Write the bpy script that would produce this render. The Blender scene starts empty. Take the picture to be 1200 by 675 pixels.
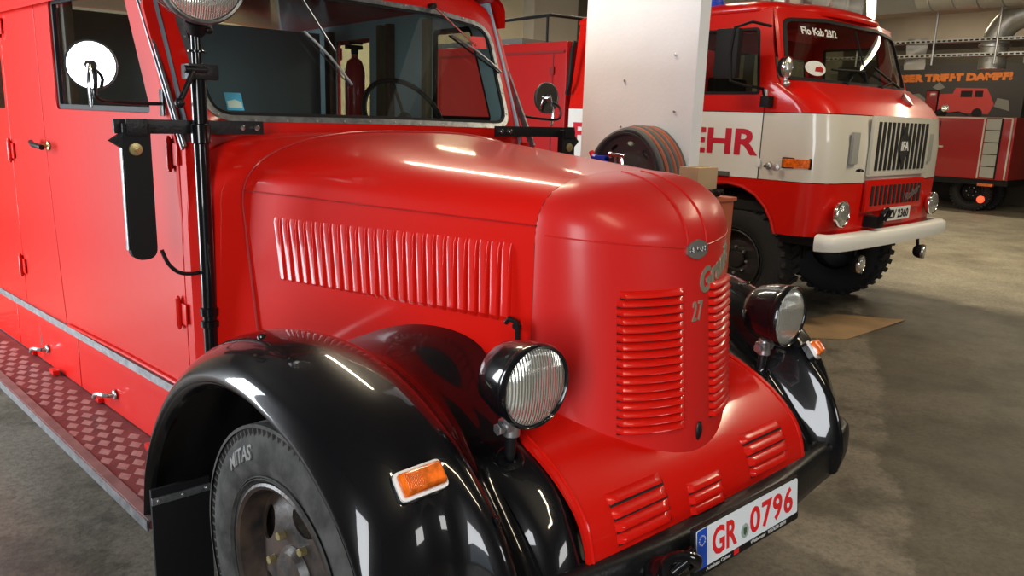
import bpy, bmesh, math, random
from mathutils import Vector, Matrix
from math import pi, sin, cos, radians, sqrt, hypot
random.seed(7)
C = bpy.context.scene.collection
S = bpy.context.scene

# ------------------------------------------------------------------ camera, world, light
cd = bpy.data.cameras.new('camera'); cam = bpy.data.objects.new('camera', cd); C.objects.link(cam); S.camera = cam
cd.sensor_width = 36.0; cd.lens = 36.0 * 934.0 / 1200.0; cd.clip_start = 0.05; cd.clip_end = 100
_X = Vector((0.745, -0.667, 0.031)); _D = Vector((-0.119, -0.179, -0.977)); _F = Vector((0.657, 0.724, -0.212))
_F.normalize(); _X = (_X - _F * _X.dot(_F)).normalized(); _U = _F.cross(_X) * -1
if _U.z < 0: _U = -_U
cam.matrix_world = Matrix(((_X.x, _U.x, -_F.x, -1.9), (_X.y, _U.y, -_F.y, 0.0), (_X.z, _U.z, -_F.z, 1.75), (0, 0, 0, 1)))
S.view_settings.view_transform = 'Standard'
try: S.view_settings.look = 'None'
except Exception: pass
S.view_settings.exposure = -0.18; S.view_settings.gamma = 1.0
try: S.view_settings.use_curve_mapping = False
except Exception: pass
w = bpy.data.worlds.new('world'); S.world = w; w.use_nodes = True
w.node_tree.nodes['Background'].inputs[0].default_value = (0.75, 0.87, 1.0, 1)
w.node_tree.nodes['Background'].inputs[1].default_value = 1.0

def area(name, loc, target, sx, sy, power, col):
    l = bpy.data.lights.new(name, 'AREA'); l.shape = 'RECTANGLE'; l.size = sx; l.size_y = sy; l.energy = power; l.color = col
    o = bpy.data.objects.new(name, l); C.objects.link(o); o.location = loc
    o.rotation_euler = (Vector(target) - Vector(loc)).to_track_quat('-Z', 'Y').to_euler()
    return o
# daylight through the gates of the left wall and of the front wall
area('gate_daylight_rear', (-4.3, 7.0, 1.90), (0, 7.0, 1.90), 2.5, 3.7, 760, (0.88, 0.94, 1.0))
area('gate_daylight_side', (-4.3, -0.75, 2.1), (0, 1.6, 0.9), 1.5, 2.7, 200, (0.95, 0.97, 1.0))
area('window_daylight_front', (1.6, -6.1, 3.0), (1.6, 2, 0.6), 2.0, 1.2, 90, (1.0, 0.98, 0.95))
WARM = (1.0, 0.86, 0.62)

# ------------------------------------------------------------------ materials
def mat(name, col, rough=0.5, metal=0.0, coat=0.0, spec=0.5, bump=0.0, bscale=200, var=0.0, vscale=3.0, col2=None, emit=0.0, trans=0.0, alpha=1.0, croug=0.05):
    m = bpy.data.materials.new(name); m.use_nodes = True
    nt = m.node_tree; b = nt.nodes['Principled BSDF']
    b.inputs['Base Color'].default_value = (*col, 1); b.inputs['Roughness'].default_value = rough
    b.inputs['Metallic'].default_value = metal; b.inputs['Coat Weight'].default_value = coat
    b.inputs['Coat Roughness'].default_value = croug
    b.inputs['Specular IOR Level'].default_value = spec; b.inputs['Transmission Weight'].default_value = trans
    b.inputs['Alpha'].default_value = alpha
    if emit: b.inputs['Emission Color'].default_value = (*col, 1); b.inputs['Emission Strength'].default_value = emit
    if var or bump or col2:
        tc = nt.nodes.new('ShaderNodeTexCoord')
    if var or col2:
        n = nt.nodes.new('ShaderNodeTexNoise'); n.inputs['Scale'].default_value = vscale; n.inputs['Detail'].default_value = 6
        nt.links.new(tc.outputs['Object'], n.inputs['Vector'])
        r = nt.nodes.new('ShaderNodeValToRGB'); r.color_ramp.elements[0].position = 0.35; r.color_ramp.elements[1].position = 0.65
        c2 = col2 if col2 else tuple(min(1, c * (1 + var)) for c in col)
        c1 = col if col2 else tuple(c * (1 - var) for c in col)
        r.color_ramp.elements[0].color = (*c1, 1); r.color_ramp.elements[1].color = (*c2, 1)
        nt.links.new(n.outputs['Fac'], r.inputs['Fac']); nt.links.new(r.outputs['Color'], b.inputs['Base Color'])
    if bump:
        n2 = nt.nodes.new('ShaderNodeTexNoise'); n2.inputs['Scale'].default_value = bscale; n2.inputs['Detail'].default_value = 3
        nt.links.new(tc.outputs['Object'], n2.inputs['Vector'])
        bp = nt.nodes.new('ShaderNodeBump'); bp.inputs['Strength'].default_value = bump; bp.inputs['Distance'].default_value = 0.01
        nt.links.new(n2.outputs['Fac'], bp.inputs['Height']); nt.links.new(bp.outputs['Normal'], b.inputs['Normal'])
    return m
RED = mat('red_paint', (0.57, 0.007, 0.003), 0.38, spec=0.12, coat=0.5, bump=0.04, bscale=9, croug=0.11)
REDS = mat('red_paint_satin', (0.52, 0.013, 0.011), 0.42, spec=0.2, coat=0.3, bump=0.05, bscale=7, croug=0.22)
DRED = mat('dark_red_paint', (0.36, 0.008, 0.008), 0.38, spec=0.3, coat=0.4, croug=0.1)
BLK = mat('gloss_black_paint', (0.004, 0.004, 0.005), 0.3, spec=0.1, coat=0.9, bump=0.03, bscale=14, croug=0.04)
BLKM = mat('matt_black', (0.007, 0.007, 0.008), 0.6, spec=0.2)
BLKS = mat('satin_black', (0.008, 0.008, 0.009), 0.35, spec=0.3, bump=0.12, bscale=90)
DARK = mat('dark_void_and_shade', (0.006, 0.006, 0.006), 0.9)  # also colours the shadow strips under the louver lips
CHR = mat('chrome', (0.75, 0.75, 0.76), 0.12, 1.0)
ALU = mat('worn_aluminium', (0.26, 0.27, 0.28), 0.38, 0.85, bump=0.15, bscale=60, var=0.25, vscale=30)
STEEL = mat('zinc_steel', (0.5, 0.5, 0.5), 0.35, 0.9)
RUB = mat('tyre_rubber', (0.05, 0.049, 0.046), 0.8, spec=0.2, bump=0.25, bscale=50, var=0.4, vscale=14)
RUBB = mat('black_tyre_rubber', (0.012, 0.012, 0.013), 0.8, bump=0.3, bscale=60)
RUBT = mat('tyre_lettering', (0.16, 0.155, 0.15), 0.7)
RIM = mat('rusty_black_rim', (0.015, 0.014, 0.014), 0.4, bump=0.2, bscale=40, col2=(0.07, 0.045, 0.032), vscale=11)
CREAM = mat('cream_paint', (0.60, 0.57, 0.50), 0.35, coat=0.5, var=0.03)
WHITE = mat('white_paint', (0.72, 0.72, 0.70), 0.5, coat=0.2)
PLATEW = mat('plate_white', (0.74, 0.80, 0.86), 0.4)
PRED = mat('plate_red', (0.70, 0.015, 0.02), 0.4)
LRED = mat('letter_red', (0.55, 0.008, 0.03), 0.4)
PBLUE = mat('plate_blue', (0.01, 0.07, 0.50), 0.4)
AMB = mat('amber_plastic', (0.72, 0.13, 0.008), 0.2, coat=0.6, var=.35, vscale=45)
WOOD = mat('cab_wood', (0.09, 0.045, 0.022), 0.5, var=0.3, vscale=20)
OLIVE = mat('olive_trim', (0.14, 0.12, 0.06), 0.5)
BLUEG = mat('blue_grey_lining', (0.32, 0.48, 0.56), 0.6)
DBLUE = mat('dark_lining', (0.16, 0.20, 0.23), 0.8)
CARD = mat('cardboard', (0.46, 0.31, 0.18), 0.85, var=0.06)
ORG = mat('orange_cabinet_paint', (0.42, 0.10, 0.05), 0.5, var=0.08)
PLAST = mat('white_plaster', (0.82, 0.83, 0.85), 0.8, var=0.05, vscale=1.5, bump=0.1, bscale=40)
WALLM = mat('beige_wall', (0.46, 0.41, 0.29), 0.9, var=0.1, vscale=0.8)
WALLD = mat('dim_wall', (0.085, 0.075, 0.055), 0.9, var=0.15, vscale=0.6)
CEIL = mat('ceiling_plaster', (0.33, 0.30, 0.24), 0.9, var=0.06, vscale=1.0)
CEIN = mat('dark_brown_ceiling', (0.06, 0.055, 0.045), 0.9, var=0.06, vscale=1.0)  # dark brown all over, so the glossy paint mirrors little from above
HOSR = mat('orange_hose', (0.38, 0.10, 0.05), 0.7, bump=0.3, bscale=120)
HOSG = mat('grey_hose', (0.09, 0.10, 0.10), 0.7, bump=0.3, bscale=120)
BLUEP = mat('blue_plastic', (0.01, 0.05, 0.5), 0.35)
SILV = mat('silver_sheet', (0.42, 0.41, 0.38), 0.4, 0.6, bump=0.4, bscale=8)
BRASS = mat('brass', (0.5, 0.42, 0.2), 0.35, 0.8)
TEXO = mat('orange_letters', (0.60, 0.17, 0.02), 0.6)
BANN = mat('banner_black', (0.030, 0.030, 0.028), 0.7)
TAIL = mat('lit_tail_light', (1.0, 0.06, 0.02), 0.3, emit=2.5)
TUBE = mat('fluorescent_tube', (1.0, 0.88, 0.60), 0.4, emit=14)
SKYB = mat('sticker_blue', (0.05, 0.35, 0.55), 0.5); SKYW = mat('sticker_pale', (0.45, 0.6, 0.5), 0.5)
STRED = mat('sticker_red', (0.75, 0.01, 0.015), 0.5)
TREADR = mat('board_red', (0.13, 0.028, 0.026), 0.5, var=0.25, vscale=8, bump=0.2, bscale=50)
TREADL = mat('board_lozenge', (0.33, 0.19, 0.17), 0.45, var=0.2, vscale=30)
EDGE = mat('board_edge', (0.20, 0.135, 0.12), 0.5, 0.2, var=0.25, vscale=9)
BADGE = mat('badge_pewter', (0.28, 0.27, 0.25), 0.4, 0.7, bump=0.2, bscale=80)
LSIL = mat('letter_silver', (0.30, 0.29, 0.22), 0.45, 0.5)

def glass(name, tint, refl=1.0, ior=1.5, bumps=None, rough=0.0):
    m = bpy.data.materials.new(name); m.use_nodes = True; nt = m.node_tree; nt.nodes.clear()
    o = nt.nodes.new('ShaderNodeOutputMaterial'); mix = nt.nodes.new('ShaderNodeMixShader')
    t = nt.nodes.new('ShaderNodeBsdfTransparent'); g = nt.nodes.new('ShaderNodeBsdfGlossy'); f = nt.nodes.new('ShaderNodeFresnel')
    t.inputs[0].default_value = (*tint, 1); g.inputs['Roughness'].default_value = rough
    ge = nt.nodes.new('ShaderNodeNewGeometry'); mr = nt.nodes.new('ShaderNodeMapRange'); mr.inputs[3].default_value = ior; mr.inputs[4].default_value = 1 / ior
    nt.links.new(ge.outputs['Backfacing'], mr.inputs[0]); nt.links.new(mr.outputs[0], f.inputs['IOR'])
    g.inputs[0].default_value = (refl, refl, refl, 1)
    nt.links.new(f.outputs[0], mix.inputs[0]); nt.links.new(t.outputs[0], mix.inputs[1]); nt.links.new(g.outputs[0], mix.inputs[2])
    nt.links.new(mix.outputs[0], o.inputs[0]); return m
GLS = glass('window_glass', (0.85, 0.88, 0.87)); GLSD = glass('smoky_window_glass', (0.82, 0.84, 0.80))

def lens_mat():
    m = bpy.data.materials.new('fluted_lens'); m.use_nodes = True; nt = m.node_tree; b = nt.nodes['Principled BSDF']
    b.inputs['Base Color'].default_value = (0.72, 0.73, 0.68, 1); b.inputs['Metallic'].default_value = 0.75; b.inputs['Roughness'].default_value = 0.16
    b.inputs['Coat Weight'].default_value = 1.0; b.inputs['Coat Roughness'].default_value = 0.03
    tc = nt.nodes.new('ShaderNodeTexCoord'); wv = nt.nodes.new('ShaderNodeTexWave'); wv.bands_direction = 'X'
    wv.inputs['Scale'].default_value = 38; wv.inputs['Distortion'].default_value = 0.4
    nt.links.new(tc.outputs['Object'], wv.inputs['Vector'])
    w2 = nt.nodes.new('ShaderNodeTexWave'); w2.bands_direction = 'Z'; w2.inputs['Scale'].default_value = 5; nt.links.new(tc.outputs['Object'], w2.inputs['Vector'])
    ad = nt.nodes.new('ShaderNodeMath'); ad.operation = 'ADD'; nt.links.new(wv.outputs['Fac'], ad.inputs[0]); nt.links.new(w2.outputs['Fac'], ad.inputs[1])
    bp = nt.nodes.new('ShaderNodeBump'); bp.inputs['Strength'].default_value = 0.5; bp.inputs['Distance'].default_value = 0.006
    nt.links.new(ad.outputs[0], bp.inputs['Height']); nt.links.new(bp.outputs['Normal'], b.inputs['Normal']); return m
LENS = lens_mat()

def floor_mat():
    m = bpy.data.materials.new('worn_concrete'); m.use_nodes = True; nt = m.node_tree; N = nt.nodes; L = nt.links; b = N['Principled BSDF']
    tc = N.new('ShaderNodeTexCoord')
    def noise(s, d=8, r=0.6, dist=0):
        n = N.new('ShaderNodeTexNoise'); n.inputs['Scale'].default_value = s; n.inputs['Detail'].default_value = d; n.inputs['Roughness'].default_value = r
        n.inputs['Distortion'].default_value = dist; L.new(tc.outputs['Object'], n.inputs['Vector']); return n.outputs['Fac']
    def math_(op, a, b_=None, cl=False):
        n = N.new('ShaderNodeMath'); n.operation = op; n.use_clamp = cl
        for i, v in enumerate((a, b_)):
            if v is None: continue
            if isinstance(v, (int, float)): n.inputs[i].default_value = v
            else: L.new(v, n.inputs[i])
        return n.outputs[0]
    def ramp(f, p0, c0, p1, c1):
        r = N.new('ShaderNodeValToRGB'); r.color_ramp.elements[0].position = p0; r.color_ramp.elements[1].position = p1
        r.color_ramp.elements[0].color = (*c0, 1); r.color_ramp.elements[1].color = (*c1, 1); L.new(f, r.inputs[0]); return r.outputs[0]
    def mix(f, a, b_, mode='MIX'):
        n = N.new('ShaderNodeMix'); n.data_type = 'RGBA'; n.blend_type = mode
        if isinstance(f, float): n.inputs[0].default_value = f
        else: L.new(f, n.inputs[0])
        L.new(a, n.inputs[6])
        L.new(b_, n.inputs[7]); return n.outputs[2]
    base = ramp(noise(1.6, 10, 0.65), 0.3, (0.56, 0.51, 0.42), 0.7, (0.78, 0.73, 0.62))
    darkc = ramp(noise(1.3, 10, 0.7), 0.3, (0.20, 0.18, 0.135), 0.72, (0.52, 0.47, 0.36))
    sep = N.new('ShaderNodeSeparateXYZ'); L.new(tc.outputs['Object'], sep.inputs[0])
    # patch seam: signed distance to the line from (1.2,1.07) to (4.85,2.9)
    d = math_('ADD', math_('MULTIPLY', sep.outputs[0], 0.448), math_('MULTIPLY', sep.outputs[1], -0.894))
    d = math_('ADD', d, 0.45)
    d = math_('ADD', d, math_('MULTIPLY', math_('SUBTRACT', noise(5, 8, 0.75), 0.5), 0.28))
    d = math_('ADD', d, math_('MULTIPLY', math_('SUBTRACT', noise(1.1, 2), 0.5), 0.35))
    f = math_('MULTIPLY', d, 22, True)
    col = mix(f, base, darkc)
    st = ramp(noise(0.75, 6, 0.6, 0.8), 0.56, (1, 1, 1), 0.72, (0.5, 0.5, 0.47)); col = mix(0.5, col, st, 'MULTIPLY')
    sp = ramp(noise(34, 8, 0.85), 0.40, (0.42, 0.42, 0.42), 0.56, (1.0, 1.0, 1.0)); col = mix(0.75, col, sp, 'MULTIPLY')
    ws = ramp(noise(55, 4, 0.7), 0.70, (0, 0, 0), 0.76, (0.3, 0.28, 0.25)); col = mix(0.55, col, ws, 'ADD')
    # expansion joint across the floor
    j = math_('ADD', math_('MULTIPLY', sep.outputs[0], 0.80), math_('MULTIPLY', sep.outputs[1], 0.60)); j = math_('SUBTRACT', j, 2.92)
    j = math_('ABSOLUTE', math_('ADD', j, math_('MULTIPLY', math_('SUBTRACT', noise(7, 5), 0.5), 0.05)))
    jf = math_('SUBTRACT', 1.0, math_('MULTIPLY', j, 130), True)
    dk = N.new('ShaderNodeRGB'); dk.outputs[0].default_value = (0.03, 0.026, 0.02, 1)
    col = mix(math_('MULTIPLY', jf, 0.8), col, dk.outputs[0])
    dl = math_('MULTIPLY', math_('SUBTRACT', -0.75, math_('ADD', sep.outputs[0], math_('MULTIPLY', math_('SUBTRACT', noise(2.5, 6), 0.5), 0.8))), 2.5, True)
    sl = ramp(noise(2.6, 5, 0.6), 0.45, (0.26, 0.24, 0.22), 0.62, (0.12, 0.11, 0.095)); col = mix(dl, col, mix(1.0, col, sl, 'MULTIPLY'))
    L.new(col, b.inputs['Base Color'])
    rr = N.new('ShaderNodeMapRange'); L.new(noise(2.2, 5), rr.inputs[0]); rr.inputs[3].default_value = 0.38; rr.inputs[4].default_value = 0.8
    L.new(rr.outputs[0], b.inputs['Roughness'])
    bp = N.new('ShaderNodeBump'); bp.inputs['Strength'].default_value = 0.35; bp.inputs['Distance'].default_value = 0.01
    L.new(noise(22, 8, 0.7), bp.inputs['Height']); L.new(bp.outputs[0], b.inputs['Normal'])
    return m
FLOOR = floor_mat()

# ------------------------------------------------------------------ helpers
def thing(name, label, cat, loc=(0, 0, 0), group=None):
    o = bpy.data.objects.new(name, None); C.objects.link(o); o.location = loc; o.empty_display_size = 0.1
    o['label'] = label; o['category'] = cat
    if group: o['group'] = group
    return o
def wpos(o):
    p = Vector((0, 0, 0))
    while o is not None: p += o.location; o = o.parent
    return p
SPLIT = {'air_flap', 'apron_edge', 'pole_collar', 'cable', 'bolt', 'rivet', 'bracket_bolt', 'bracket_spacer', 'wheel_nut', 'hub_bolt', 'seat', 'door_hinge', 'flap_hinge', 'hanger', 'foot', 'frame_screw', 'strip_screw', 'bundle', 'drawer_front', 'drawer_handle', 'bead', 'hood_seam', 'duct_seam', 'duct_clamp', 'mudguard_bolt', 'lamp_stalk', 'louver_shade', 'door_seam', 'painted_steam', 'perforation'}
class MB:
    def __init__(s): s.v = []; s.f = []; s.m = []; s.sm = []; s.mi = 0
    def add(s, vs, fs, smooth=True):
        k = len(s.v); s.v += [tuple(v) for v in vs]; s.f += [tuple(i + k for i in f) for f in fs]
        s.m += [s.mi] * len(fs); s.sm += [smooth] * len(fs); return s
    def box(s, a, b, mtx=None):
        x0, y0, z0 = a; x1, y1, z1 = b
        vs = [Vector((x, y, z)) for z in (z0, z1) for x, y in ((x0, y0), (x1, y0), (x1, y1), (x0, y1))]
        if mtx: vs = [mtx @ v for v in vs]
        return s.add(vs, [(3, 2, 1, 0), (4, 5, 6, 7), (0, 1, 5, 4), (1, 2, 6, 5), (2, 3, 7, 6), (3, 0, 4, 7)], False)
    def rbox(s, a, b, r=0.006, mtx=None, seg=2):
        bm = bmesh.new(); bmesh.ops.create_cube(bm, size=1)
        for v in bm.verts: v.co = Vector([a[i] + (v.co[i] + .5) * (b[i] - a[i]) for i in range(3)])
        bmesh.ops.bevel(bm, geom=bm.edges[:], offset=r, segments=seg, affect='EDGES', profile=0.7)
        bm.verts.index_update()
        s.add([(mtx @ v.co) if mtx else v.co.copy() for v in bm.verts], [[v.index for v in f.verts] for f in bm.faces], True); bm.free(); return s
    def lathe(s, prof, o, axis, n=32, cap=False):
        o = Vector(o); ax = Vector(axis).normalized(); u = ax.orthogonal().normalized()
        if abs(ax.z) < 0.9: u = (Vector((0, 0, 1)) - ax * ax.z).normalized()
        w_ = ax.cross(u); vs = []; fs = []
        for r, h in prof:
            for i in range(n):
                a = 2 * pi * i / n; vs.append(o + ax * h + u * (r * cos(a)) + w_ * (r * sin(a)))
        for k in range(len(prof) - 1):
            for i in range(n): fs.append((k * n + i, k * n + (i + 1) % n, (k + 1) * n + (i + 1) % n, (k + 1) * n + i))
        if cap: fs.append(tuple(range(n - 1, -1, -1))); fs.append(tuple((len(prof) - 1) * n + i for i in range(n)))
        return s.add(vs, fs)
    def cyl(s, p0, p1, r, r1=None, n=20):
        p0 = Vector(p0); p1 = Vector(p1); h = (p1 - p0).length; r1 = r if r1 is None else r1; e = min(r * .15, h * .2)
        return s.lathe([(0.0001, 0), (r - e, 0), (r, e), (r1, h - e), (r1 - e, h), (0.0001, h)], p0, p1 - p0, n)
    def ball(s, c, r, n=12):
        return s.lathe([(max(r * sin(a), 1e-4), -r * cos(a)) for a in [pi * i / n for i in range(n + 1)]], c, (0, 0, 1), n * 2)
    def tube(s, pts, r, n=10, closed=False):
        pts = [Vector(p) for p in pts]; N = len(pts); vs = []; fs = []; pu = None
        for i, p in enumerate(pts):
            if closed: t = (pts[(i + 1) % N] - pts[i - 1]).normalized()
            else: t = (pts[min(i + 1, N - 1)] - pts[max(i - 1, 0)]).normalized()
            if pu is None: u = t.orthogonal().normalized()
            else: u = (pu - t * pu.dot(t)).normalized()
            pu = u; w_ = t.cross(u)
            for k in range(n):
                a = 2 * pi * k / n; vs.append(p + u * (r * cos(a)) + w_ * (r * sin(a)))
        for i in range(N if closed else N - 1):
            j = (i + 1) % N
            for k in range(n): fs.append((i * n + k, i * n + (k + 1) % n, j * n + (k + 1) % n, j * n + k))
        if not closed: fs.append(tuple(range(n - 1, -1, -1))); fs.append(tuple((N - 1) * n + k for k in range(n)))
        return s.add(vs, fs)
    def strip(s, pts, w_, t, nrm):   # flat bar along a path, width w_ across, thickness t along nrm
        pts = [Vector(p) for p in pts]; nrm = Vector(nrm).normalized(); vs = []; fs = []; N = len(pts)
        for i, p in enumerate(pts):
            d = (pts[min(i + 1, N - 1)] - pts[max(i - 1, 0)]).normalized(); c = d.cross(nrm).normalized() * (w_ / 2); n2 = nrm * (t / 2)
            vs += [p - c - n2, p + c - n2, p + c + n2, p - c + n2]
        for i in range(N - 1):
            for k in range(4): fs.append((i * 4 + k, i * 4 + (k + 1) % 4, i * 4 + 4 + (k + 1) % 4, i * 4 + 4 + k))
        fs += [(3, 2, 1, 0), tuple((N - 1) * 4 + k for k in range(4))]
        return s.add(vs, fs, False)
    def grid(s, rows, closed_u=False, smooth=True):
        n = len(rows[0]); vs = [p for r in rows for p in r]; fs = []
        for i in range(len(rows) - 1):
            for k in range(n if closed_u else n - 1):
                fs.append((i * n + k, i * n + (k + 1) % n, (i + 1) * n + (k + 1) % n, (i + 1) * n + k))
        return s.add(vs, fs, smooth)
    def plate(s, outer, holes, fn, t, sub=0):
        # outline(s) in (u,v) triangulated, mapped by fn(u,v,depth) and given thickness t
        bm = bmesh.new(); loops = []
        for lp in [outer] + list(holes):
            vs = [bm.verts.new((u, v, 0)) for u, v in lp]; loops.append(vs)
            for i in range(len(vs)): bm.edges.new((vs[i], vs[(i + 1) % len(vs)]))
        bmesh.ops.triangle_fill(bm, use_beauty=True, use_dissolve=False, edges=bm.edges[:])
        for _ in range(sub):
            le = [e for e in bm.edges if e.calc_length() > 0.12 and not e.is_boundary]
            if not le: break
            bmesh.ops.subdivide_edges(bm, edges=le, cuts=1); bmesh.ops.triangulate(bm, faces=bm.faces[:])
        bm.verts.index_update(); n = len(bm.verts)
        f0 = [[v.index for v in f.verts] for f in bm.faces]
        vs = [fn(v.co.x, v.co.y, 0) for v in bm.verts] + [fn(v.co.x, v.co.y, t) for v in bm.verts]
        fs = f0 + [[i + n for i in reversed(f)] for f in f0]
        for e in bm.edges:
            if e.is_boundary: a, b = e.verts[0].index, e.verts[1].index; fs.append((a, b, b + n, a + n))
        bm.free(); return s.add(vs, fs, False)
    def build(s, name, mats, parent=None, label=None, bevel=0, autos=35, subs=0):
        if name in SPLIT:
            pa = list(range(len(s.v)))
            def fd(i):
                while pa[i] != i: pa[i] = pa[pa[i]]; i = pa[i]
                return i
            for f in s.f:
                for q in f[1:]: pa[fd(f[0])] = fd(q)
            gr = {}
            for n_, f in enumerate(s.f): gr.setdefault(fd(f[0]), []).append(n_)
            if len(gr) > 1:
                o = None
                for ids in gr.values():
                    m2 = MB(); mp_ = {}
                    for n_ in ids:
                        for q in s.f[n_]:
                            if q not in mp_: mp_[q] = len(m2.v); m2.v.append(s.v[q])
                        m2.f.append(tuple(mp_[q] for q in s.f[n_])); m2.m.append(s.m[n_]); m2.sm.append(s.sm[n_])
                    m2._one = True; o = m2._build(name, mats, parent, label, bevel, autos)
                return o
        return s._build(name, mats, parent, label, bevel, autos)
    def _build(s, name, mats, parent=None, label=None, bevel=0, autos=35, subs=0):
        me = bpy.data.meshes.new(name)
        if not isinstance(mats, (list, tuple)): mats = [mats]
        off = wpos(parent) if parent else Vector((0, 0, 0))
        # own origin at the lowest middle of the part
        xs = [v[0] for v in s.v]; ys = [v[1] for v in s.v]; zs = [v[2] for v in s.v]
        org = Vector(((min(xs) + max(xs)) / 2, (min(ys) + max(ys)) / 2, (min(zs) + max(zs)) / 2 if parent else min(zs)))
        me.from_pydata([tuple(Vector(v) - org) for v in s.v], [], s.f)
        for m in mats: me.materials.append(m)
        for p, mi, sm in zip(me.polygons, s.m, s.sm): p.material_index = mi; p.use_smooth = sm
        bm = bmesh.new(); bm.from_mesh(me); bmesh.ops.recalc_face_normals(bm, faces=bm.faces[:]); bm.to_mesh(me); bm.free()
        try: me.set_sharp_from_angle(angle=radians(autos))
        except Exception: pass
        o = bpy.data.objects.new(name, me); C.objects.link(o)
        if parent: o.parent = parent
        o.location = org - off
        if bevel:
            b = o.modifiers.new('bevel', 'BEVEL'); b.width = bevel; b.segments = 2; b.limit_method = 'ANGLE'; b.angle_limit = radians(40)
        if label: o['label'] = label
        return o
def tag(o, label, cat, group=None):
    o['label'] = label; o['category'] = cat
    if group: o['group'] = group
    return o
def struct(o): o['kind'] = 'structure'; return o
def cr(pts, n):      # Catmull-Rom through n-dim points, n samples, even in arc length
    P = [Vector(p) for p in pts]; d = []
    def at(i, t):
        p0 = P[max(i - 1, 0)]; p1 = P[i]; p2 = P[min(i + 1, len(P) - 1)]; p3 = P[min(i + 2, len(P) - 1)]
        return 0.5 * ((2 * p1) + (p2 - p0) * t + (2 * p0 - 5 * p1 + 4 * p2 - p3) * t * t + (3 * p1 - p0 - 3 * p2 + p3) * t ** 3)
    for i in range(len(P) - 1):
        for k in range(16): d.append(at(i, k / 16))
    d.append(P[-1]); L = [0]
    for i in range(1, len(d)): L.append(L[-1] + (d[i] - d[i - 1]).length)
    out = []; j = 0
    for k in range(n):
        t = L[-1] * k / (n - 1)
        while j < len(L) - 2 and L[j + 1] < t: j += 1
        q = (t - L[j]) / max(L[j + 1] - L[j], 1e-9); out.append(d[j].lerp(d[j + 1], min(max(q, 0), 1)))
    return out
def crp(pts, n):     # Catmull-Rom, uniform in parameter
    P = [Vector(p) for p in pts]; out = []
    for k in range(n):
        s_ = (len(P) - 1) * k / (n - 1); i = min(int(s_), len(P) - 2); t = s_ - i
        p0 = P[max(i - 1, 0)]; p1 = P[i]; p2 = P[i + 1]; p3 = P[min(i + 2, len(P) - 1)]
        out.append(0.5 * ((2 * p1) + (p2 - p0) * t + (2 * p0 - 5 * p1 + 4 * p2 - p3) * t * t + (3 * p1 - p0 - 3 * p2 + p3) * t ** 3))
    return out
def rpoly(pts, r, n=5):   # polygon with rounded corners; r one value or one per corner
    out = []; N = len(pts)
    for i in range(N):
        p = Vector(pts[i]); a = Vector(pts[i - 1]) - p; b = Vector(pts[(i + 1) % N]) - p
        ri = r[i] if isinstance(r, (list, tuple)) else r
        ri = min(ri, a.length * .48, b.length * .48); A = p + a.normalized() * ri; B = p + b.normalized() * ri
        if ri < 1e-4: out.append(tuple(p)); continue
        for k in range(n + 1):
            t = k / n; q = A * (1 - t) ** 2 + p * 2 * t * (1 - t) + B * t * t; out.append((q.x, q.y))
    return out
def ring(mb, outline, wd, fn, t):   # frame of width wd inside the outline
    c = Vector((sum(p[0] for p in outline) / len(outline), sum(p[1] for p in outline) / len(outline)))
    N = len(outline); inn = []
    for i in range(N):
        a = Vector(outline[i - 1]); b = Vector(outline[(i + 1) % N]); d = (b - a).normalized(); n = Vector((-d.y, d.x))
        p = Vector(outline[i]); 
        if n.dot(c - p) < 0: n = -n
        inn.append(p + n * wd)
    rows = []
    for lay in ((outline, 0), (inn, 0), (inn, t), (outline, t)): rows.append([fn(p[0], p[1], lay[1]) for p in lay[0]])
    rows.append(rows[0]); mb.grid(rows, closed_u=True, smooth=False); return [tuple(p) for p in inn]
def text(name, s_, size, fn, m, parent, ext=0.002, cx=1.0, align='CENTER', shear=0.0, bold=0.0, label=None, spacing=1.0, fit=None):
    cu = bpy.data.curves.new(name, 'FONT'); cu.body = s_; cu.size = size; cu.align_x = align; cu.align_y = 'CENTER'; cu.extrude = ext / 2
    cu.shear = shear; cu.offset = bold; cu.space_character = spacing; cu.resolution_u = 3
    to = bpy.data.objects.new(name + '_tmp', cu); C.objects.link(to)
    dg = bpy.context.evaluated_depsgraph_get(); dg.update()
    me = bpy.data.meshes.new_from_object(to.evaluated_get(dg)); bpy.data.objects.remove(to)
    if fit:
        xs_ = [v.co.x for v in me.vertices]; ys_ = [v.co.y for v in me.vertices]; kx = fit[0] / (max(xs_) - min(xs_)); ky = fit[1] / (max(ys_) - min(ys_)); mx = (max(xs_) + min(xs_)) / 2; my = (max(ys_) + min(ys_)) / 2
        for v in me.vertices: v.co.x = (v.co.x - mx) * kx; v.co.y = (v.co.y - my) * ky
        cx = 1.0
    mb = MB(); mb.add([fn(v.co.x * cx, v.co.y, v.co.z) for v in me.vertices], [tuple(p.vertices) for p in me.polygons], False)
    return mb.build(name, m, parent, label)

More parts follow.
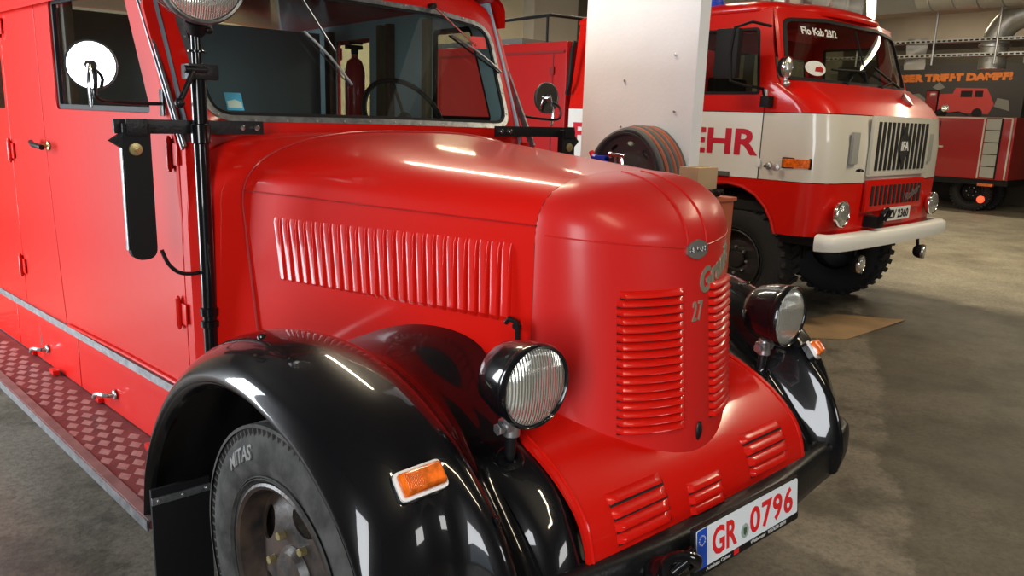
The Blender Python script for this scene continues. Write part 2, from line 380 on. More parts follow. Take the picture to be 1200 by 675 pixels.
# ================================================================== THE HALL
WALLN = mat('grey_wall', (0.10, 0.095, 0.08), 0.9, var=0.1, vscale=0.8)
XL, XR, YF, YB, ZC = -4.2, 20.0, -6.2, 14.0, 4.9
def wall_with_gate(name, mk, lo, hi, gates, m, zc=ZC, t=0.3):
    mb = MB(); holes = [[(a, .03), (b, .03), (b, h), (a, h)] for a, b, h in gates]
    mb.plate([(lo, 0), (hi, 0), (hi, zc), (lo, zc)], holes, mk, t); return struct(mb.build(name, m))
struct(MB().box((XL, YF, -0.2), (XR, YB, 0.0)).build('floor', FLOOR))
struct(MB().box((XL, YF, ZC), (XR, YB, ZC + .2)).build('ceiling', CEIN))
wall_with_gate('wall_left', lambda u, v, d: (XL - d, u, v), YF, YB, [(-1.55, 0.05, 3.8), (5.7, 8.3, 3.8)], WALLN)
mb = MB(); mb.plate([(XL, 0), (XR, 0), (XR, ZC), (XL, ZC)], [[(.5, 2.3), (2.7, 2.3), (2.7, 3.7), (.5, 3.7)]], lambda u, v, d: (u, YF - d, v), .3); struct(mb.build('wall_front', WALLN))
mb = MB(); mb.box((.5, YF - .2, 2.3), (2.7, YF - .12, 2.36)); mb.box((.5, YF - .2, 3.64), (2.7, YF - .12, 3.7))
for x in (.5, 1.2, 1.9, 2.64): mb.box((x, YF - .2, 2.3), (x + .06, YF - .12, 3.7))
struct(mb.build('window_1', BLKM))
struct(MB().box((XL, YB, 0), (XR, YB + .3, ZC)).build('wall_back', WALLM))
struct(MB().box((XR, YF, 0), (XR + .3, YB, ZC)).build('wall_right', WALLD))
# pier between the two fire engines
o = struct(MB().rbox((2.0, 2.80, 0), (2.10, 3.67, ZC), 0.012).build('wall_pier', PLAST))
mb = MB()
for y, z in ((3.32, 1.98), (3.33, 1.70), (2.95, 2.12), (2.93, 1.8)): mb.cyl((1.999, y, z), (1.992, y, z), 0.008, n=8)
mb.build('bolt', STEEL, o)
# pilasters and dim panels of the back wall
for i, (x0, x1) in enumerate(((10.9, 12.3), (4.5, 5.6), (16.2, 17.2))):
    struct(MB().box((x0, YB - .35, 0), (x1, YB, ZC)).build('trim_%d' % (i + 1), CEIL))
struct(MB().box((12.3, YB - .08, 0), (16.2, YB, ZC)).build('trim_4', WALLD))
struct(MB().box((XR - .06, 10.9, 0), (XR, YB - .4, ZC)).build('trim_9', WALLM))
# ceiling beams in the far bay
for i, (x0, x1, z0) in enumerate(((15.0, 15.6, 3.98), (19.5, 20.0, 3.85), (7.6, 7.9, 4.5), (2.9, 3.2, 4.5))):
    struct(MB().box((x0, YF, z0), (x1, YB, ZC)).build('trim_%d' % (i + 5), CEIL))
# ceiling lamps
def lamp(x, y, z, L, label, power, vis=True, group=None, rot=0.0, tr=.022):
    t = thing('fluorescent_lamp', label, 'ceiling lamp', (x, y, z), group)
    M = Matrix.Translation((x, y, z)) @ Matrix.Rotation(rot, 4, 'Z')
    MB().rbox((-.07, -L / 2, tr + .01), (.07, L / 2, .10), .01, M).build('fixture', WHITE, t)
    MB().cyl(M @ Vector((0, -L / 2 + .03, 0)), M @ Vector((0, L / 2 - .03, 0)), tr, n=12).build('tube', TUBE, t)
    mb = MB()
    for k in (-1, 1):
        mb.cyl(M @ Vector((0, k * L * .35, .1)), M @ Vector((0, k * L * .35, ZC - z)), .006, n=8)
    mb.build('hanger', STEEL, t)
    l = bpy.data.lights.new('tube_light', 'AREA'); l.shape = 'RECTANGLE'; l.size = .12; l.size_y = L; l.energy = power; l.color = WARM
    lo = bpy.data.objects.new('tube_light', l); C.objects.link(lo); lo.location = (x, y, z - .03); lo.rotation_euler = (0, 0, rot)
lamp(17.2, 7.4, 4.62, 2.4, 'unseen warm tube lamp added behind the beam to brighten the banner', 130)  # added lamp, tucked above the beam, to lift the banner lettering
lamp(15.0, 12.0, 4.3, 2.4, 'warm tube lamp added in the far corner to light the beige panel beyond the second engine', 120)  # added lamp that lights the beige panel on the right wall
lamp(6.5, 11.0, 4.3, 2.4, 'unseen warm tube lamp added to brighten the beige back wall', 420)  # added above the frame so the back wall reads bright
lamp(11.2, 6.15, 3.52, 2.0, 'lit warm fluorescent tube lamp above the red truck roof at the right', 110, rot=-1.146, tr=.055)
for i, (x, y, l_) in enumerate(((1.2, 4.6, 'warm ceiling tube lamp above the rear of the old red engine'), (-0.9, -1.5, 'warm ceiling tube lamp near the front wall window'),
                   (4.9, 0.4, 'warm ceiling tube lamp above the open floor'), (6.0, 6.5, 'warm ceiling tube lamp above the second engine'), (11.5, 2.5, 'warm ceiling tube lamp above the aisle at the right'))):
    lamp(x, y, 4.3, 2.4, l_, (125, 70, 150, 120, 190)[i])
# ================================================================== THE OLD RED ENGINE
T = thing('fire_engine', 'glossy red old bonneted fire engine with black mudguards standing nearest the camera', 'fire engine', (0, 2.9, 0))
# ---- grille shell: a prow, rounded on top
def shellW(z): return 0.385
def shell_pt(a, z):      # a in -1..1 across (angle), z height; a = +-1 at the rear edge
    if z <= 1.40: s_ = 1; y0 = 1.25 + (z - .77) * .104
    else:
        q_ = min(1, (z - 1.40) / .195); s_ = (1 - q_ ** 3) ** (1 / 3); y0 = 1.59 - .275 * sqrt(1 - q_ * q_)
    an = a * pi / 2; W_ = .382 * s_; D = 1.585 - y0
    return Vector((W_ * sin(an), max(y0, 1.0) + D * (1 - cos(an)), z))
def shell_y(x, z):
    p0 = shell_pt(0, z); p1 = shell_pt(1, z); t = min(abs(x) / max(p1.x, 1e-4), 1)
    return p0.y + (p1.y - p0.y) * (1 - sqrt(1 - t * t))
def shell_n(x, z):
    e = .004; dx = (shell_y(x + e, z) - shell_y(x - e, z)) / (2 * e); dz = (shell_y(x, z + e) - shell_y(x, z - e)) / (2 * e)
    return Vector((dx, -1, dz)).normalized()
zs = [.62, .66, .70] + [.70 + .05 * i for i in range(1, 14)] + [1.38, 1.40] + [1.40 + .195 * sin(radians(a)) for a in (6, 12, 18, 25, 32, 40, 48, 56, 64, 71, 77, 82, 86, 89, 90)]
rows = [[shell_pt(-1 + 2 * k / 64, z) for k in range(65)] for z in zs]
mb = MB(); mb.grid(rows)
sh = mb.build('grille_shell', REDS, T, autos=60)
# the two raised beads beside the middle and the fold line
mb = MB()
for sx in (-1, 1):
    pts = []
    for i in range(26):
        ph = radians(2 + 84 * i / 25); z = 1.40 + .195 * sin(ph); x = sx * (.045 + .0 * i); hw = shell_pt(1, z).x
        if abs(x) > hw * .98: break
        pts.append(Vector((x, shell_y(x, z) - .001, z)) + shell_n(x, z) * .0005)
    mb.tube(pts, .0028, 6)
    pts = [Vector((sx * x, shell_y(x, 1.40 + .09 * (x - .045)) - .0005, 1.40 + .09 * (x - .045))) for x in [.045 + .333 * i / 24 for i in range(25)]]
    mb.tube(pts, .0022, 6)
mb.build('bead', REDS, sh)
# louvers
def louver(mb, P, N, L, hgt=.012, nseg=10, e=.12, under=None):
    """P(u,v): point on the surface, u along 0..1, v across 0(top)..1(bottom); N(u,v) outward normal"""
    vv = [(.10, -.002), (.18, .22), (.38, .60), (.6, .9), (.82, 1.0), (.9, .93), (.9, .45), (.86, -.1)]
    rows = []
    for i in range(nseg + 1):
        u = i / nseg; t = min(1, min(u, 1 - u) / e); s_ = sqrt(max(0, 1 - (1 - t) ** 2)) if t < 1 else 1
        rows.append([P(u, v) + N(u, v) * (hgt * h * s_) for v, h in vv])
    mb.grid(rows)
for sx in (-1, 1):
    mb = MB(); dk = MB()
    for k in range(17):
        z1 = 1.292 - .0240 * k
        x0, x1 = .062, (.262 if k else .255)
        fx = lambda u: sx * (x0 + (x1 - x0) * u)
        P = lambda u, v, z1=z1: Vector((fx(u), shell_y(fx(u), z1 - .0240 * v), z1 - .0240 * v))
        Nn = lambda u, v, z1=z1: shell_n(fx(u), z1 - .0240 * v)
        louver(mb, P, Nn, .2, .0155, 16, .06)
        for i in range(12):
            a, b = i / 12, (i + 1) / 12
            dk.add([P(a, .80) + Nn(a, .86) * .0025, P(b, .80) + Nn(b, .86) * .0025, P(b, 1.09) + Nn(b, 1) * .0025, P(a, 1.09) + Nn(a, 1) * .0025], [(0, 1, 2, 3)], False)
    rl = mb.build('radiator_louvers', RED, sh); dk.build('louver_shade', DARK, rl) if 0 else dk.build('louver_shade', DARK, sh)  # dark strips drawn in as the shadow under each louver lip
# flap of the crank hole
mb = MB(); c = Vector((0, shell_y(0, .86) - .002, .86))
mb.lathe([(.0001, .008), (.010, .007), (.015, .003), (.016, 0)], c, (0, -1, 0), 24)
vs = [Vector(v) for v in mb.v]; mb.v = [tuple(Vector((c.x + (v.x - c.x) * .8, v.y, c.z + (v.z - c.z) * 1.9))) for v in vs]
mb.build('crank_flap', BLKS, sh)
# badge, script, number
def on_shell(cx_, cz_, rot=0.0, off=.002):
    ca, sa = cos(rot), sin(rot)
    def f(u, v, d):
        x = cx_ + u * ca - v * sa; z = cz_ + u * sa + v * ca; n = shell_n(x, z)
        return Vector((x, shell_y(x, z), z)) + n * (off + d)
    return f
hexa = [(-.047, -.012), (-.030, -.021), (0, -.029), (.030, -.021), (.047, -.012), (.047, .012), (.030, .021), (0, .029), (-.030, .021), (-.047, .012)]
mb = MB(); mb.plate(hexa, [], on_shell(0.0, 1.392, 0, -.001), .007); bd = mb.build('badge', BADGE, sh)
text('badge_letters', 'SINGH', .022, on_shell(0, 1.392, 0, .0065), CHR, bd, .002, 1.15)
text('model_script', 'Granit', .088, on_shell(.125, 1.330, .36, .0015), LSIL, sh, .003, bold=.003, shear=.3, fit=(.235, .070))
text('model_number', '27', .062, on_shell(.0, 1.215, .0, .0015), LSIL, sh, .003, bold=.0005, shear=.2, fit=(.052, .058), spacing=1.2)

# ---- hood
def hood_sec(t):       # t 0 front .. 1 cowl ; returns half width, shoulder z, top z, y, exponent
    W_ = .380 + (.712 - .380) * t; return W_, 1.40 + .005 * t, 1.593 + .075 * t, 1.585 + 1.16 * t, 3.0 - .35 * t
def hood_row(t, lowz=.70, n=22):
    W_, zs_, zt, y, e = hood_sec(t); out = []
    bot = []
    for i in range(10):
        z = lowz + (zs_ - lowz) * i / 10
        bot.append(Vector((W_, y - .20 * t * (zs_ - z), z)))
    arc = []
    for i in range(n + 1):
        a = pi / 2 * i / n; arc.append(Vector((W_ * cos(a) ** (2 / e), y, zs_ + (zt - zs_) * sin(a) ** (2 / e))))
    half = bot + arc
    return [Vector((-p.x, p.y, p.z)) for p in half] + [p for p in reversed(half[:-1])]
mb = MB(); mb.grid([hood_row(i / 14) for i in range(15)]); hood = mb.build('hood', RED, T, autos=60)
# fold seam + edge bead at the cowl + hinge line
mb = MB()
for sx in (-1, 1):
    mb.tube([Vector((sx * (hood_sec(t)[0] + .0006), hood_sec(t)[3], 1.452 + .008 * t)) for t in [i / 10 for i in range(11)]], .0022, 6)
mb.tube([p + Vector((p.x * .004, 0, .001)) for p in hood_row(1, .80)], .006, 8)
mb.build('hood_seam', DRED, hood)
mb = MB(); r0 = hood_row(0, .9); mb.tube([p * 1.0 + Vector((p.x * .001, -.001, 0)) for p in r0], .002, 6); mb.build('front_seam', DARK, hood)
# vertical side louvers on the hood
def hood_side(sx):
    A = Vector((-.37, 1.57)); B = Vector((-.70, 2.70)); d = (B - A).normalized(); n = Vector((-d.y, d.x)); 
    if n.x > 0: n = -n
    def f(s_, z, off):      # s_ = y
        t = (s_ - 1.585) / 1.16; W_, zs_, zt, y, e = hood_sec(t)
        x = -W_
        p = Vector((x, s_, z)); tl_ = .17 * t * (zs_ - z); p.y -= tl_; p.x += tl_ * .286; p += Vector((n.x, n.y, 0)) * off
        return Vector((p.x * (1 if sx < 0 else -1), p.y, p.z))
    return f
for sx in (-1, 1):
    f = hood_side(sx); mb = MB(); dk = MB(); NL = 25
    for k in range(NL):
        q = k / (NL - 1); y = 2.585 - q * (2.585 - 1.672); zt_ = 1.382 + .014 * q + 0; zb = 1.150 + .012 * q; hw = .0165
        rows = []
        for i in range(13):
            u = i / 12; z = zb + (zt_ - zb) * u; e_ = min(u, 1 - u) / .09; s_ = 1 if e_ >= 1 else sqrt(max(0, 1 - (1 - e_) ** 2))
            rows.append([f(y + hw - 2 * hw * v, z, (.020 - .0115 * u) * h * s_ - .0005) for v, h in ((0, 0), (.04, .42), (.09, .66), (.16, .74), (.35, .80), (.6, .86), (.82, .90), (.89, .78), (.95, .42), (1, 0))])
        mb.grid(rows)
    mb.build('hood_louvers', RED, hood)
    # hood latch
    mb = MB(); b = f(1.62, 1.13, .004); o_ = Vector((sx * .0, 0, 0)); s1 = 1 if sx < 0 else -1
    mb.tube([f(1.665, 1.165, .012), f(1.65, 1.18, .02), f(1.625, 1.175, .022), f(1.62, 1.15, .02), f(1.622, 1.09, .016)], .008, 8)
    mb.cyl(f(1.63, 1.16, 0), f(1.63, 1.16, .02), .011, n=10); mb.build('hood_latch', BLKS, hood)
# cowl between hood and cab front
def front_row(n=22):
    # outline at the cab front, same point count as hood_row
    out = []
    for i in range(10):
        z = .70 + (1.30 - .70) * i / 10; out.append(Vector((.845, 2.925, z)))
    for i in range(n + 1):
        a = pi / 2 * i / n; out.append(Vector((.845 * cos(a) ** (2 / 5.5), 2.93, 1.30 + .36 * sin(a) ** (2 / 3.2))))
    return [Vector((-p.x, p.y, p.z)) for p in out] + [p for p in reversed(out[:-1])]
a, b = hood_row(1), front_row(); rows = []
for i in range(9):
    t = i / 8; e = t; rows.append([Vector((p.x + (q.x - p.x) * e, p.y + (q.y - p.y) * t, p.z + (q.z - p.z) * e)) for p, q in zip(a, b)])
mb = MB(); mb.grid(rows); mb.build('cowl', RED, T, autos=60)
# ---- front apron (skirt) with louvers
AP = cr([(1.175, .560), (1.18, .65), (1.205, .74), (1.25, .80), (1.33, .862), (1.45, .918), (1.60, .96), (1.75, .975)], 40)
def apron(s_, x, off=0):
    i = min(max(s_ * 39, 0), 38.999); k = int(i); p = AP[k].lerp(AP[k + 1], i - k); d = (AP[k + 1] - AP[k]).normalized()
    n = Vector((0, -d.y, d.x)); ax = abs(x)
    y = p[0] + .02 * ax * ax; z = p[1]
    return Vector((x, y, z)) + n * off
def apron_n(s_):
    k = int(min(max(s_ * 39, 0), 38)); d = (AP[k + 1] - AP[k]).normalized(); return Vector((0, -d.y, d.x)).normalized()
def aw(s_): return .530 + .02 * s_
xs_ = [i / 24 * 2 - 1 for i in range(25)]
mb = MB(); s0 = .10
rows = [[apron(s0 + (1 - s0) * i / 30, x * aw(s0 + (1 - s0) * i / 30)) for x in xs_] for i in range(31)]
rows2 = [[p - apron_n(s0 + (1 - s0) * i / 30) * .012 for p in r] for i, r in enumerate(rows)]
mb.grid(rows)
for sx in (0, -1): mb.grid([[r[sx] for r in rows], [r[sx] for r in rows2]], smooth=False)
mb.grid([rows[0], rows2[0]], smooth=False)
ap = mb.build('front_apron', RED, T, autos=50)
mb = MB()
for sx in (-1, 1): mb.tube([apron(s0 + (1 - s0) * i / 30, sx * (aw(0) - .012), .001) for i in range(31)], .0035, 6)
mb.build('apron_edge', RED, ap)
def find_s(z):
    return min(range(0, 400), key=lambda i: abs(apron(i / 399, 0).z - z)) / 399
for x0, x1, zt_, n_ in ((-.425, -.205, .795, 4), (-.115, .045, .745, 3), (.195, .425, .800, 4)):
    mb = MB(); dk = MB()
    for k in range(n_):
        za = zt_ - .031 * k; sa = find_s(za); sb = find_s(za - .030)
        P = lambda u, v: apron(sa + (sb - sa) * v, x0 + (x1 - x0) * u)
        Nn = lambda u, v: apron_n(sa)
        louver(mb, P, Nn, .2, .013, 14, .07)
        for i in range(8):
            a_, b_ = i / 8, (i + 1) / 8
            dk.add([P(a_, .80) + Nn(0, 0) * .0025, P(b_, .80) + Nn(0, 0) * .0025, P(b_, 1.05) + Nn(0, 0) * .0025, P(a_, 1.05) + Nn(0, 0) * .0025], [(0, 1, 2, 3)], False)
    mb.build('apron_louvers', RED, ap); dk.build('louver_shade', DARK, ap)  # lip shadows again laid on as dark strips, here on the apron

# ---- front mudguards
LIP = [(2.735, .34), (2.69, .50), (2.60, .65), (2.47, .79), (2.336, .891), (2.18, .965), (2.025, 1.006), (1.87, 1.012), (1.729, .991), (1.60, .955), (1.50, .90), (1.40, .82), (1.33, .73), (1.29, .64), (1.27, .56)]
NS = 56
L0 = cr([(a, b, 0) for a, b in LIP], NS)
def offs(d):
    out = []
    for i, p in enumerate(L0):
        t = (L0[min(i + 1, NS - 1)] - L0[max(i - 1, 0)]).normalized(); n = Vector((t.y, -t.x, 0))
        if n.y < -.2 or (n - Vector((0, 0, 0))).dot(p - Vector((1.95, .4, 0))) < 0: n = -n
        k_ = min(max((i / NS - .78) / .22, 0), 1); dd = d * min(1, .35 + 1.6 * i / NS) * (1 - .8 * k_ * k_ * (3 - 2 * k_))
        out.append(p + n * dd)
    return out
def st(pts): return cr([(a, b, 0) for a, b in pts], NS)
STN = [(-1.090, offs(0.0)), (-1.118, offs(.022)), (-1.110, offs(.055)), (-1.065, offs(.095)), (-.985, offs(.125)), (-.895, offs(.132)),
       (-.805, st([(2.80, .40), (2.72, .64), (2.58, .83), (2.40, .97), (2.2, 1.065), (2.0, 1.115), (1.8, 1.12), (1.6, 1.08), (1.45, 1.015), (1.34, .945), (1.25, .86), (1.19, .77), (1.155, .67), (1.15, .60), (1.16, .55)])),
       (-.70, st([(2.80, .40), (2.72, .63), (2.58, .80), (2.4, .92), (2.2, 1.0), (2.0, 1.045), (1.8, 1.045), (1.62, .99), (1.5, .915), (1.42, .845), (1.35, .775), (1.29, .71), (1.235, .64), (1.21, .59), (1.20, .55)])),
       (-.62, st([(2.80, .40), (2.72, .63), (2.58, .80), (2.4, .92), (2.2, 1.005), (2.0, 1.05), (1.8, 1.045), (1.63, .99), (1.52, .93), (1.43, .88), (1.34, .815), (1.26, .74), (1.21, .66), (1.19, .60), (1.19, .55)])),
       (-.535, st([(2.80, .42), (2.72, .66), (2.58, .84), (2.4, .96), (2.2, 1.04), (2.0, 1.09), (1.8, 1.08), (1.63, 1.0), (1.52, .94), (1.42, .89), (1.33, .84), (1.27, .78), (1.225, .70), (1.20, .62), (1.20, .55)])),
       (-.43, st([(2.80, .44), (2.72, .70), (2.58, .88), (2.4, 1.0), (2.2, 1.075), (2.0, 1.12), (1.8, 1.10), (1.66, 1.0), (1.56, .91), (1.45, .86), (1.38, .80), (1.34, .74), (1.30, .66), (1.28, .60), (1.28, .55)]))]
def fender(sx):
    cols = []
    for k in range(NS):
        pts = [Vector((x, s_[k].x, s_[k].y)) for x, s_ in STN]
        for p in pts:
            tp_ = .155 if sx > 0 else .012
            q_ = min(max((2.0 - p.y) / .75, 0), 1); q_ = q_ * q_ * (3 - 2 * q_); p.x += tp_ * q_ * min(max((-p.x - .62) / .45, 0), 1)
        cols.append([Vector((p.x * (-sx), p.y, p.z)) if sx > 0 else p for p in crp(pts, 61)])
    mb = MB(); mb.grid(cols)
    inn = []
    for k in range(NS):
        c = cols[k]; inn.append([Vector((p.x - (sx * .006 if i < 8 else 0), p.y + (.006 if p.y < 1.6 else 0) - (.0), p.z - .008)) for i, p in enumerate(c)])
    mb.grid(inn); mb.grid([[c[0] for c in cols], [c[0] for c in inn]])
    o = mb.build('mudguard', BLK, T, autos=60)
    m2 = MB()
    # inner wheel house wall
    wl = [(-sx * -.0 + sx * .60, p.x, p.y) for p in STN[8][1]]
    base = [Vector((sx * .66, p.x, p.y - .03)) for p in STN[8][1]]; low = [Vector((sx * .66, p.x * .5 + 1.0, .35)) for p in STN[8][1]]
    m2.grid([base, low]); m2.build('wheel_house_wall', BLKM, o)
    return o, cols
FE = {}
for sx in (-1, 1): FE[sx] = fender(sx)
# rivets and wing bolts on the near mudguard
from mathutils.bvhtree import BVHTree
def bvh(cols):
    vs = [p for c in cols for p in c]; n = len(cols[0]); fs = [(i * n + k, i * n + k + 1, (i + 1) * n + k + 1, (i + 1) * n + k) for i in range(len(cols) - 1) for k in range(n - 1)]
    return BVHTree.FromPolygons(vs, fs)
BV = {s_: bvh(FE[s_][1]) for s_ in FE}
def drop(sx, org, d):
    h = BV[sx].ray_cast(Vector(org), Vector(d).normalized())
    return (h[0], h[1] if h[1].dot(Vector(d)) < 0 else -h[1]) if h[0] else (Vector(org), -Vector(d).normalized())
for sx in (-1, 1):
    mb = MB()
    for x, y in ((.985, 2.03), (.80, 1.24)):
        p, n = drop(sx, (sx * x, y, 1.6), (0, 0, -1)); mb.lathe([(.014, 0), (.012, .006), (.005, .009), (.0001, .01)], p - n * .001, n, 14)
    mb.build('bolt', BLK, FE[sx][0])
# ---- mudflap, running board
for sx in (-1, 1):
    fl = MB().rbox((min(sx * .945, sx * 1.14), 2.580, .10), (max(sx * .945, sx * 1.14), 2.595, .50), .003).build('mud_flap', BLKM, T)
    mb = MB(); mb.rbox((min(sx * .945, sx * 1.14), 2.572, .448), (max(sx * .945, sx * 1.14), 2.580, .474), .002); mb.build('clamp_strip', ALU, fl)
    mb = MB()
    for x in (.96, 1.04, 1.12): mb.cyl((sx * x, 2.573, .461), (sx * x, 2.567, .461), .006, n=8)
    mb.build('rivet', STEEL, fl)
    # board
    bw = MB(); rows = []
    e0, e1 = Vector((1.115, 2.70)), Vector((1.225, 4.75)); i0, i1 = Vector((.80, 2.70)), Vector((.96, 4.75))
    e2, i2 = e0 + (e1 - e0) * 1.7, i0 + (i1 - i0) * 1.7
    P = [(e0.x, e0.y), (e2.x, e2.y), (i2.x, i2.y), (i0.x, i0.y)]
    bw.plate(P, [], lambda u, v, d: Vector((sx * u, v, .33 - d)), .03); rb = bw.build('running_board', TREADR, T)
    mb = MB()
    for i in range(36):
        for j in range(5):
            y = 2.74 + i * .095; t = (y - 2.7) / (4.75 - 2.7); xa = i0.x + (i1.x - i0.x) * t + .04; x = xa + .02 + j * .060 + (.030 if i % 2 else 0)
            if x > e0.x + (e1.x - e0.x) * t - .05: continue
            mb.add([(sx * (x - .026), y, .3305), (sx * x, y - .042, .3305), (sx * (x + .026), y, .3305), (sx * x, y + .042, .3305), (sx * x, y, .3345)], [(0, 1, 4), (1, 2, 4), (2, 3, 4), (3, 0, 4)], False)
    mb.build('tread_pattern', TREADL, rb)
    mb = MB(); off = Vector((0, 0))
    mb.plate([(e0.x - .035, e0.y), (e2.x - .035, e2.y), (e2.x + .004, e2.y), (e0.x + .004, e0.y)], [], lambda u, v, d: Vector((sx * u, v, .338 - d)), .012)
    mb.build('edge_band', EDGE, rb)
    mb = MB(); mb.plate([(e0.x + .003, e0.y), (e2.x + .003, e2.y), (e2.x + .010, e2.y), (e0.x + .010, e0.y)], [], lambda u, v, d: Vector((sx * u, v, .336 - d)), .04)
    mb.build('edge_strip', ALU, rb)
# ---- bumper and number plate
BP = [(-1.02, 1.38), (-1.01, 1.31), (-.965, 1.25), (-.83, 1.205), (-.6, 1.175), (-.3, 1.14), (0, 1.13), (.3, 1.14), (.6, 1.175), (.83, 1.205), (.965, 1.25), (1.01, 1.31), (1.02, 1.38)]
BPc = cr([(a, b, 0) for a, b in BP], 60)
rows = []
for i, p in enumerate(BPc):
    d = (BPc[min(i + 1, 59)] - BPc[max(i - 1, 0)]).normalized(); n = Vector((d.y, -d.x, 0))
    e = min(1, min(i, 59 - i) / 3 + .8)
    rows.append([Vector((p.x, p.y, 0)) + n * a + Vector((0, 0, .585 + (z - .585) * e)) for a, z in ((-.05, .655), (-.008, .66), (.008, .650), (.014, .62), (.014, .56), (.006, .525), (-.012, .512), (-.05, .515))])
mb = MB(); mb.grid(rows, closed_u=True); mb.f.append(tuple(range(7, -1, -1))); mb.m.append(0); mb.sm.append(False); k = len(mb.v) - 8; mb.f.append(tuple(k + i for i in range(8))); mb.m.append(0); mb.sm.append(False)
bum = mb.build('bumper', BLKS, T, autos=50)
def on_plate(off=0):
    def f(u, v, d): return Vector((.01 + u, 1.068 + v * .10 - off - d, .642 + v))
    return f
mb = MB(); mb.plate(rpoly([(-.268, -.074), (.268, -.074), (.268, .064), (-.268, .064)], .008), [], on_plate(-.012), .012)
pl = mb.build('number_plate', BLKS, T, bevel=.002)
MB().plate(rpoly([(-.258, -.050), (.258, -.050), (.258, .058), (-.258, .058)], .008), [], on_plate(0.0), .0025).build('plate_face', PLATEW, pl)
MB().plate(rpoly([(-.258, -.050), (-.214, -.050), (-.214, .058), (-.258, .058)], [.008, 0, 0, .008]), [], on_plate(.0026), .0008).build('euro_band', PBLUE, pl)
mb = MB()
for i in range(12):
    a = 2 * pi * i / 12; cx_, cy_ = -.236 + .013 * cos(a), .028 + .013 * sin(a)
    mb.plate([(cx_ + (.0026 if j % 2 == 0 else .0011) * sin(j * pi / 5), cy_ + (.0026 if j % 2 == 0 else .0011) * cos(j * pi / 5)) for j in range(10)], [], on_plate(.0036), .0006)
mb.build('band_stars', WHITE, pl)
text('plate_letters', 'GR', .118, lambda x, y, z: on_plate(.003)(x - .130, y + .004, z), PRED, pl, .001, bold=.003, fit=(.118, .080))
text('plate_letters', '0796', .118, lambda x, y, z: on_plate(.003)(x + .112, y + .004, z), PRED, pl, .001, bold=.003, spacing=1.12, fit=(.235, .080))
mb = MB(); mb.plate([(-.033 + .019 * cos(i * pi / 10), -.012 + .021 * sin(i * pi / 10)) for i in range(20)], [], on_plate(.003), .0015); sl = mb.build('registration_seal', mat('seal_grey', (.30, .38, .36), .5), pl)
mb = MB(); mb.plate([(-.041, -.002), (-.025, -.002), (-.026, -.018), (-.033, -.026), (-.040, -.018)], [], on_plate(.0046), .0006); mb.build('seal_crest', mat('crest_dark', (.05, .09, .05), .5), sl)
text('frame_text', 'Autohaus Center', .015, lambda x, y, z: on_plate(0.0)(x - .155, y - .062, z), WHITE, pl, .0008, 1.1)
text('frame_text', 'Weißwasser   03576/28 28-38', .015, lambda x, y, z: on_plate(0.0)(x + .10, y - .062, z), WHITE, pl, .0008, 1.05)
MB().plate([(-.082, -.069), (-.058, -.069), (-.058, -.055), (-.082, -.055)], [], on_plate(0), .001).build('frame_mark', PRED, pl)
# tow hook left of the plate
mb = MB(); hk = Vector((-.36, 1.085, .60))
mb.lathe([(.0001, -.03), (.05, -.03), (.062, -.012), (.062, .02), (.05, .035), (.0001, .04)], hk, (0.1, -1, .3), 22)
mb.tube([hk + Vector((.05 * cos(a), -.05 - .02 * sin(a * 2), .04 + .05 * sin(a))) for a in [i * .4 for i in range(14)]], .015, 10)
mb.tube([hk + Vector((-.05, -.03, .03)), hk + Vector((0, -.06, .075)), hk + Vector((.05, -.04, .05)), hk + Vector((.07, 0, .0))], .014, 10)
mb.cyl(hk + Vector((.02, -.04, .06)), hk + Vector((.05, -.05, .09)), .012); mb.cyl(hk, hk + Vector((0, .08, 0)), .035)
mb.build('tow_hook', BLK, T)

# ---- lamps
def headlamp(parent, c, r, axis, body=BLK, depth=.13, name='headlight', rimm=None, lab=None):
    c = Vector(c); ax = Vector(axis).normalized()
    mb = MB(); mb.lathe([(.0001, -depth), (r * .38, -depth * .97), (r * .66, -depth * .86), (r * .86, -depth * .66), (r * .97, -depth * .38), (r * 1.01, -depth * .15), (r * 1.02, -.012), (r * 1.02, 0), (r * .995, 0.002)], c, ax, 48)
    h = mb.build(name, body, parent, lab, autos=50)
    mb = MB(); mb.lathe([(r * 1.02, -.006), (r * 1.045, -.002), (r * 1.045, .014), (r * 1.0, .022), (r * .955, .018), (r * .95, .006)], c, ax, 48); mb.build('bezel', rimm or body, h, autos=50)
    # lens built in local space so that its flutes run upright
    mb = MB(); mb.lathe([(.0001, .034), (r * .3, .033), (r * .6, .029), (r * .8, .023), (r * .93, .015), (r * .955, .008)], c, ax, 48); ln = mb.build('lens', LENS, h)
    return h
for sx in (-1, 1):
    c = Vector((sx * .602, 1.345, 1.101)); h = headlamp(T, c, .105, (sx * .02, -1, -.02), depth=.150)
    mb = MB(); pb, n = drop(sx, (sx * .60, 1.42, 1.4), (0, 0, -1))
    pc = Vector((sx * .602, 1.415, .965))
    mb.cyl(pc + Vector((0, -.01, .035)), pc + Vector((0, -.01, .06)), .030, .034); mb.cyl(pc + Vector((0, 0, -.02)), pc + Vector((0, 0, .04)), .022)
    mb.cyl(pc + Vector((-.045, -.005, .012)), pc + Vector((.045, -.005, .012)), .010); mb.cyl(pc + Vector((-.055, -.005, .012)), pc + Vector((-.038, -.005, .012)), .016, n=6)
    mb.rbox(pc + Vector((-.03, -.02, .0)), pc + Vector((.03, .02, .028)), .006); mb.build('mount', STEEL, h)
    MB().cyl(Vector((pb.x, pb.y, pb.z - .01)), pc + Vector((0, 0, .02)), .015).build('post', BLKS, h)
    MB().lathe([(.04, 0), (.034, .006), (.018, .008), (.016, .02)], pb - Vector((0, 0, .002)), n, 20).build('post_base', BLK, h)
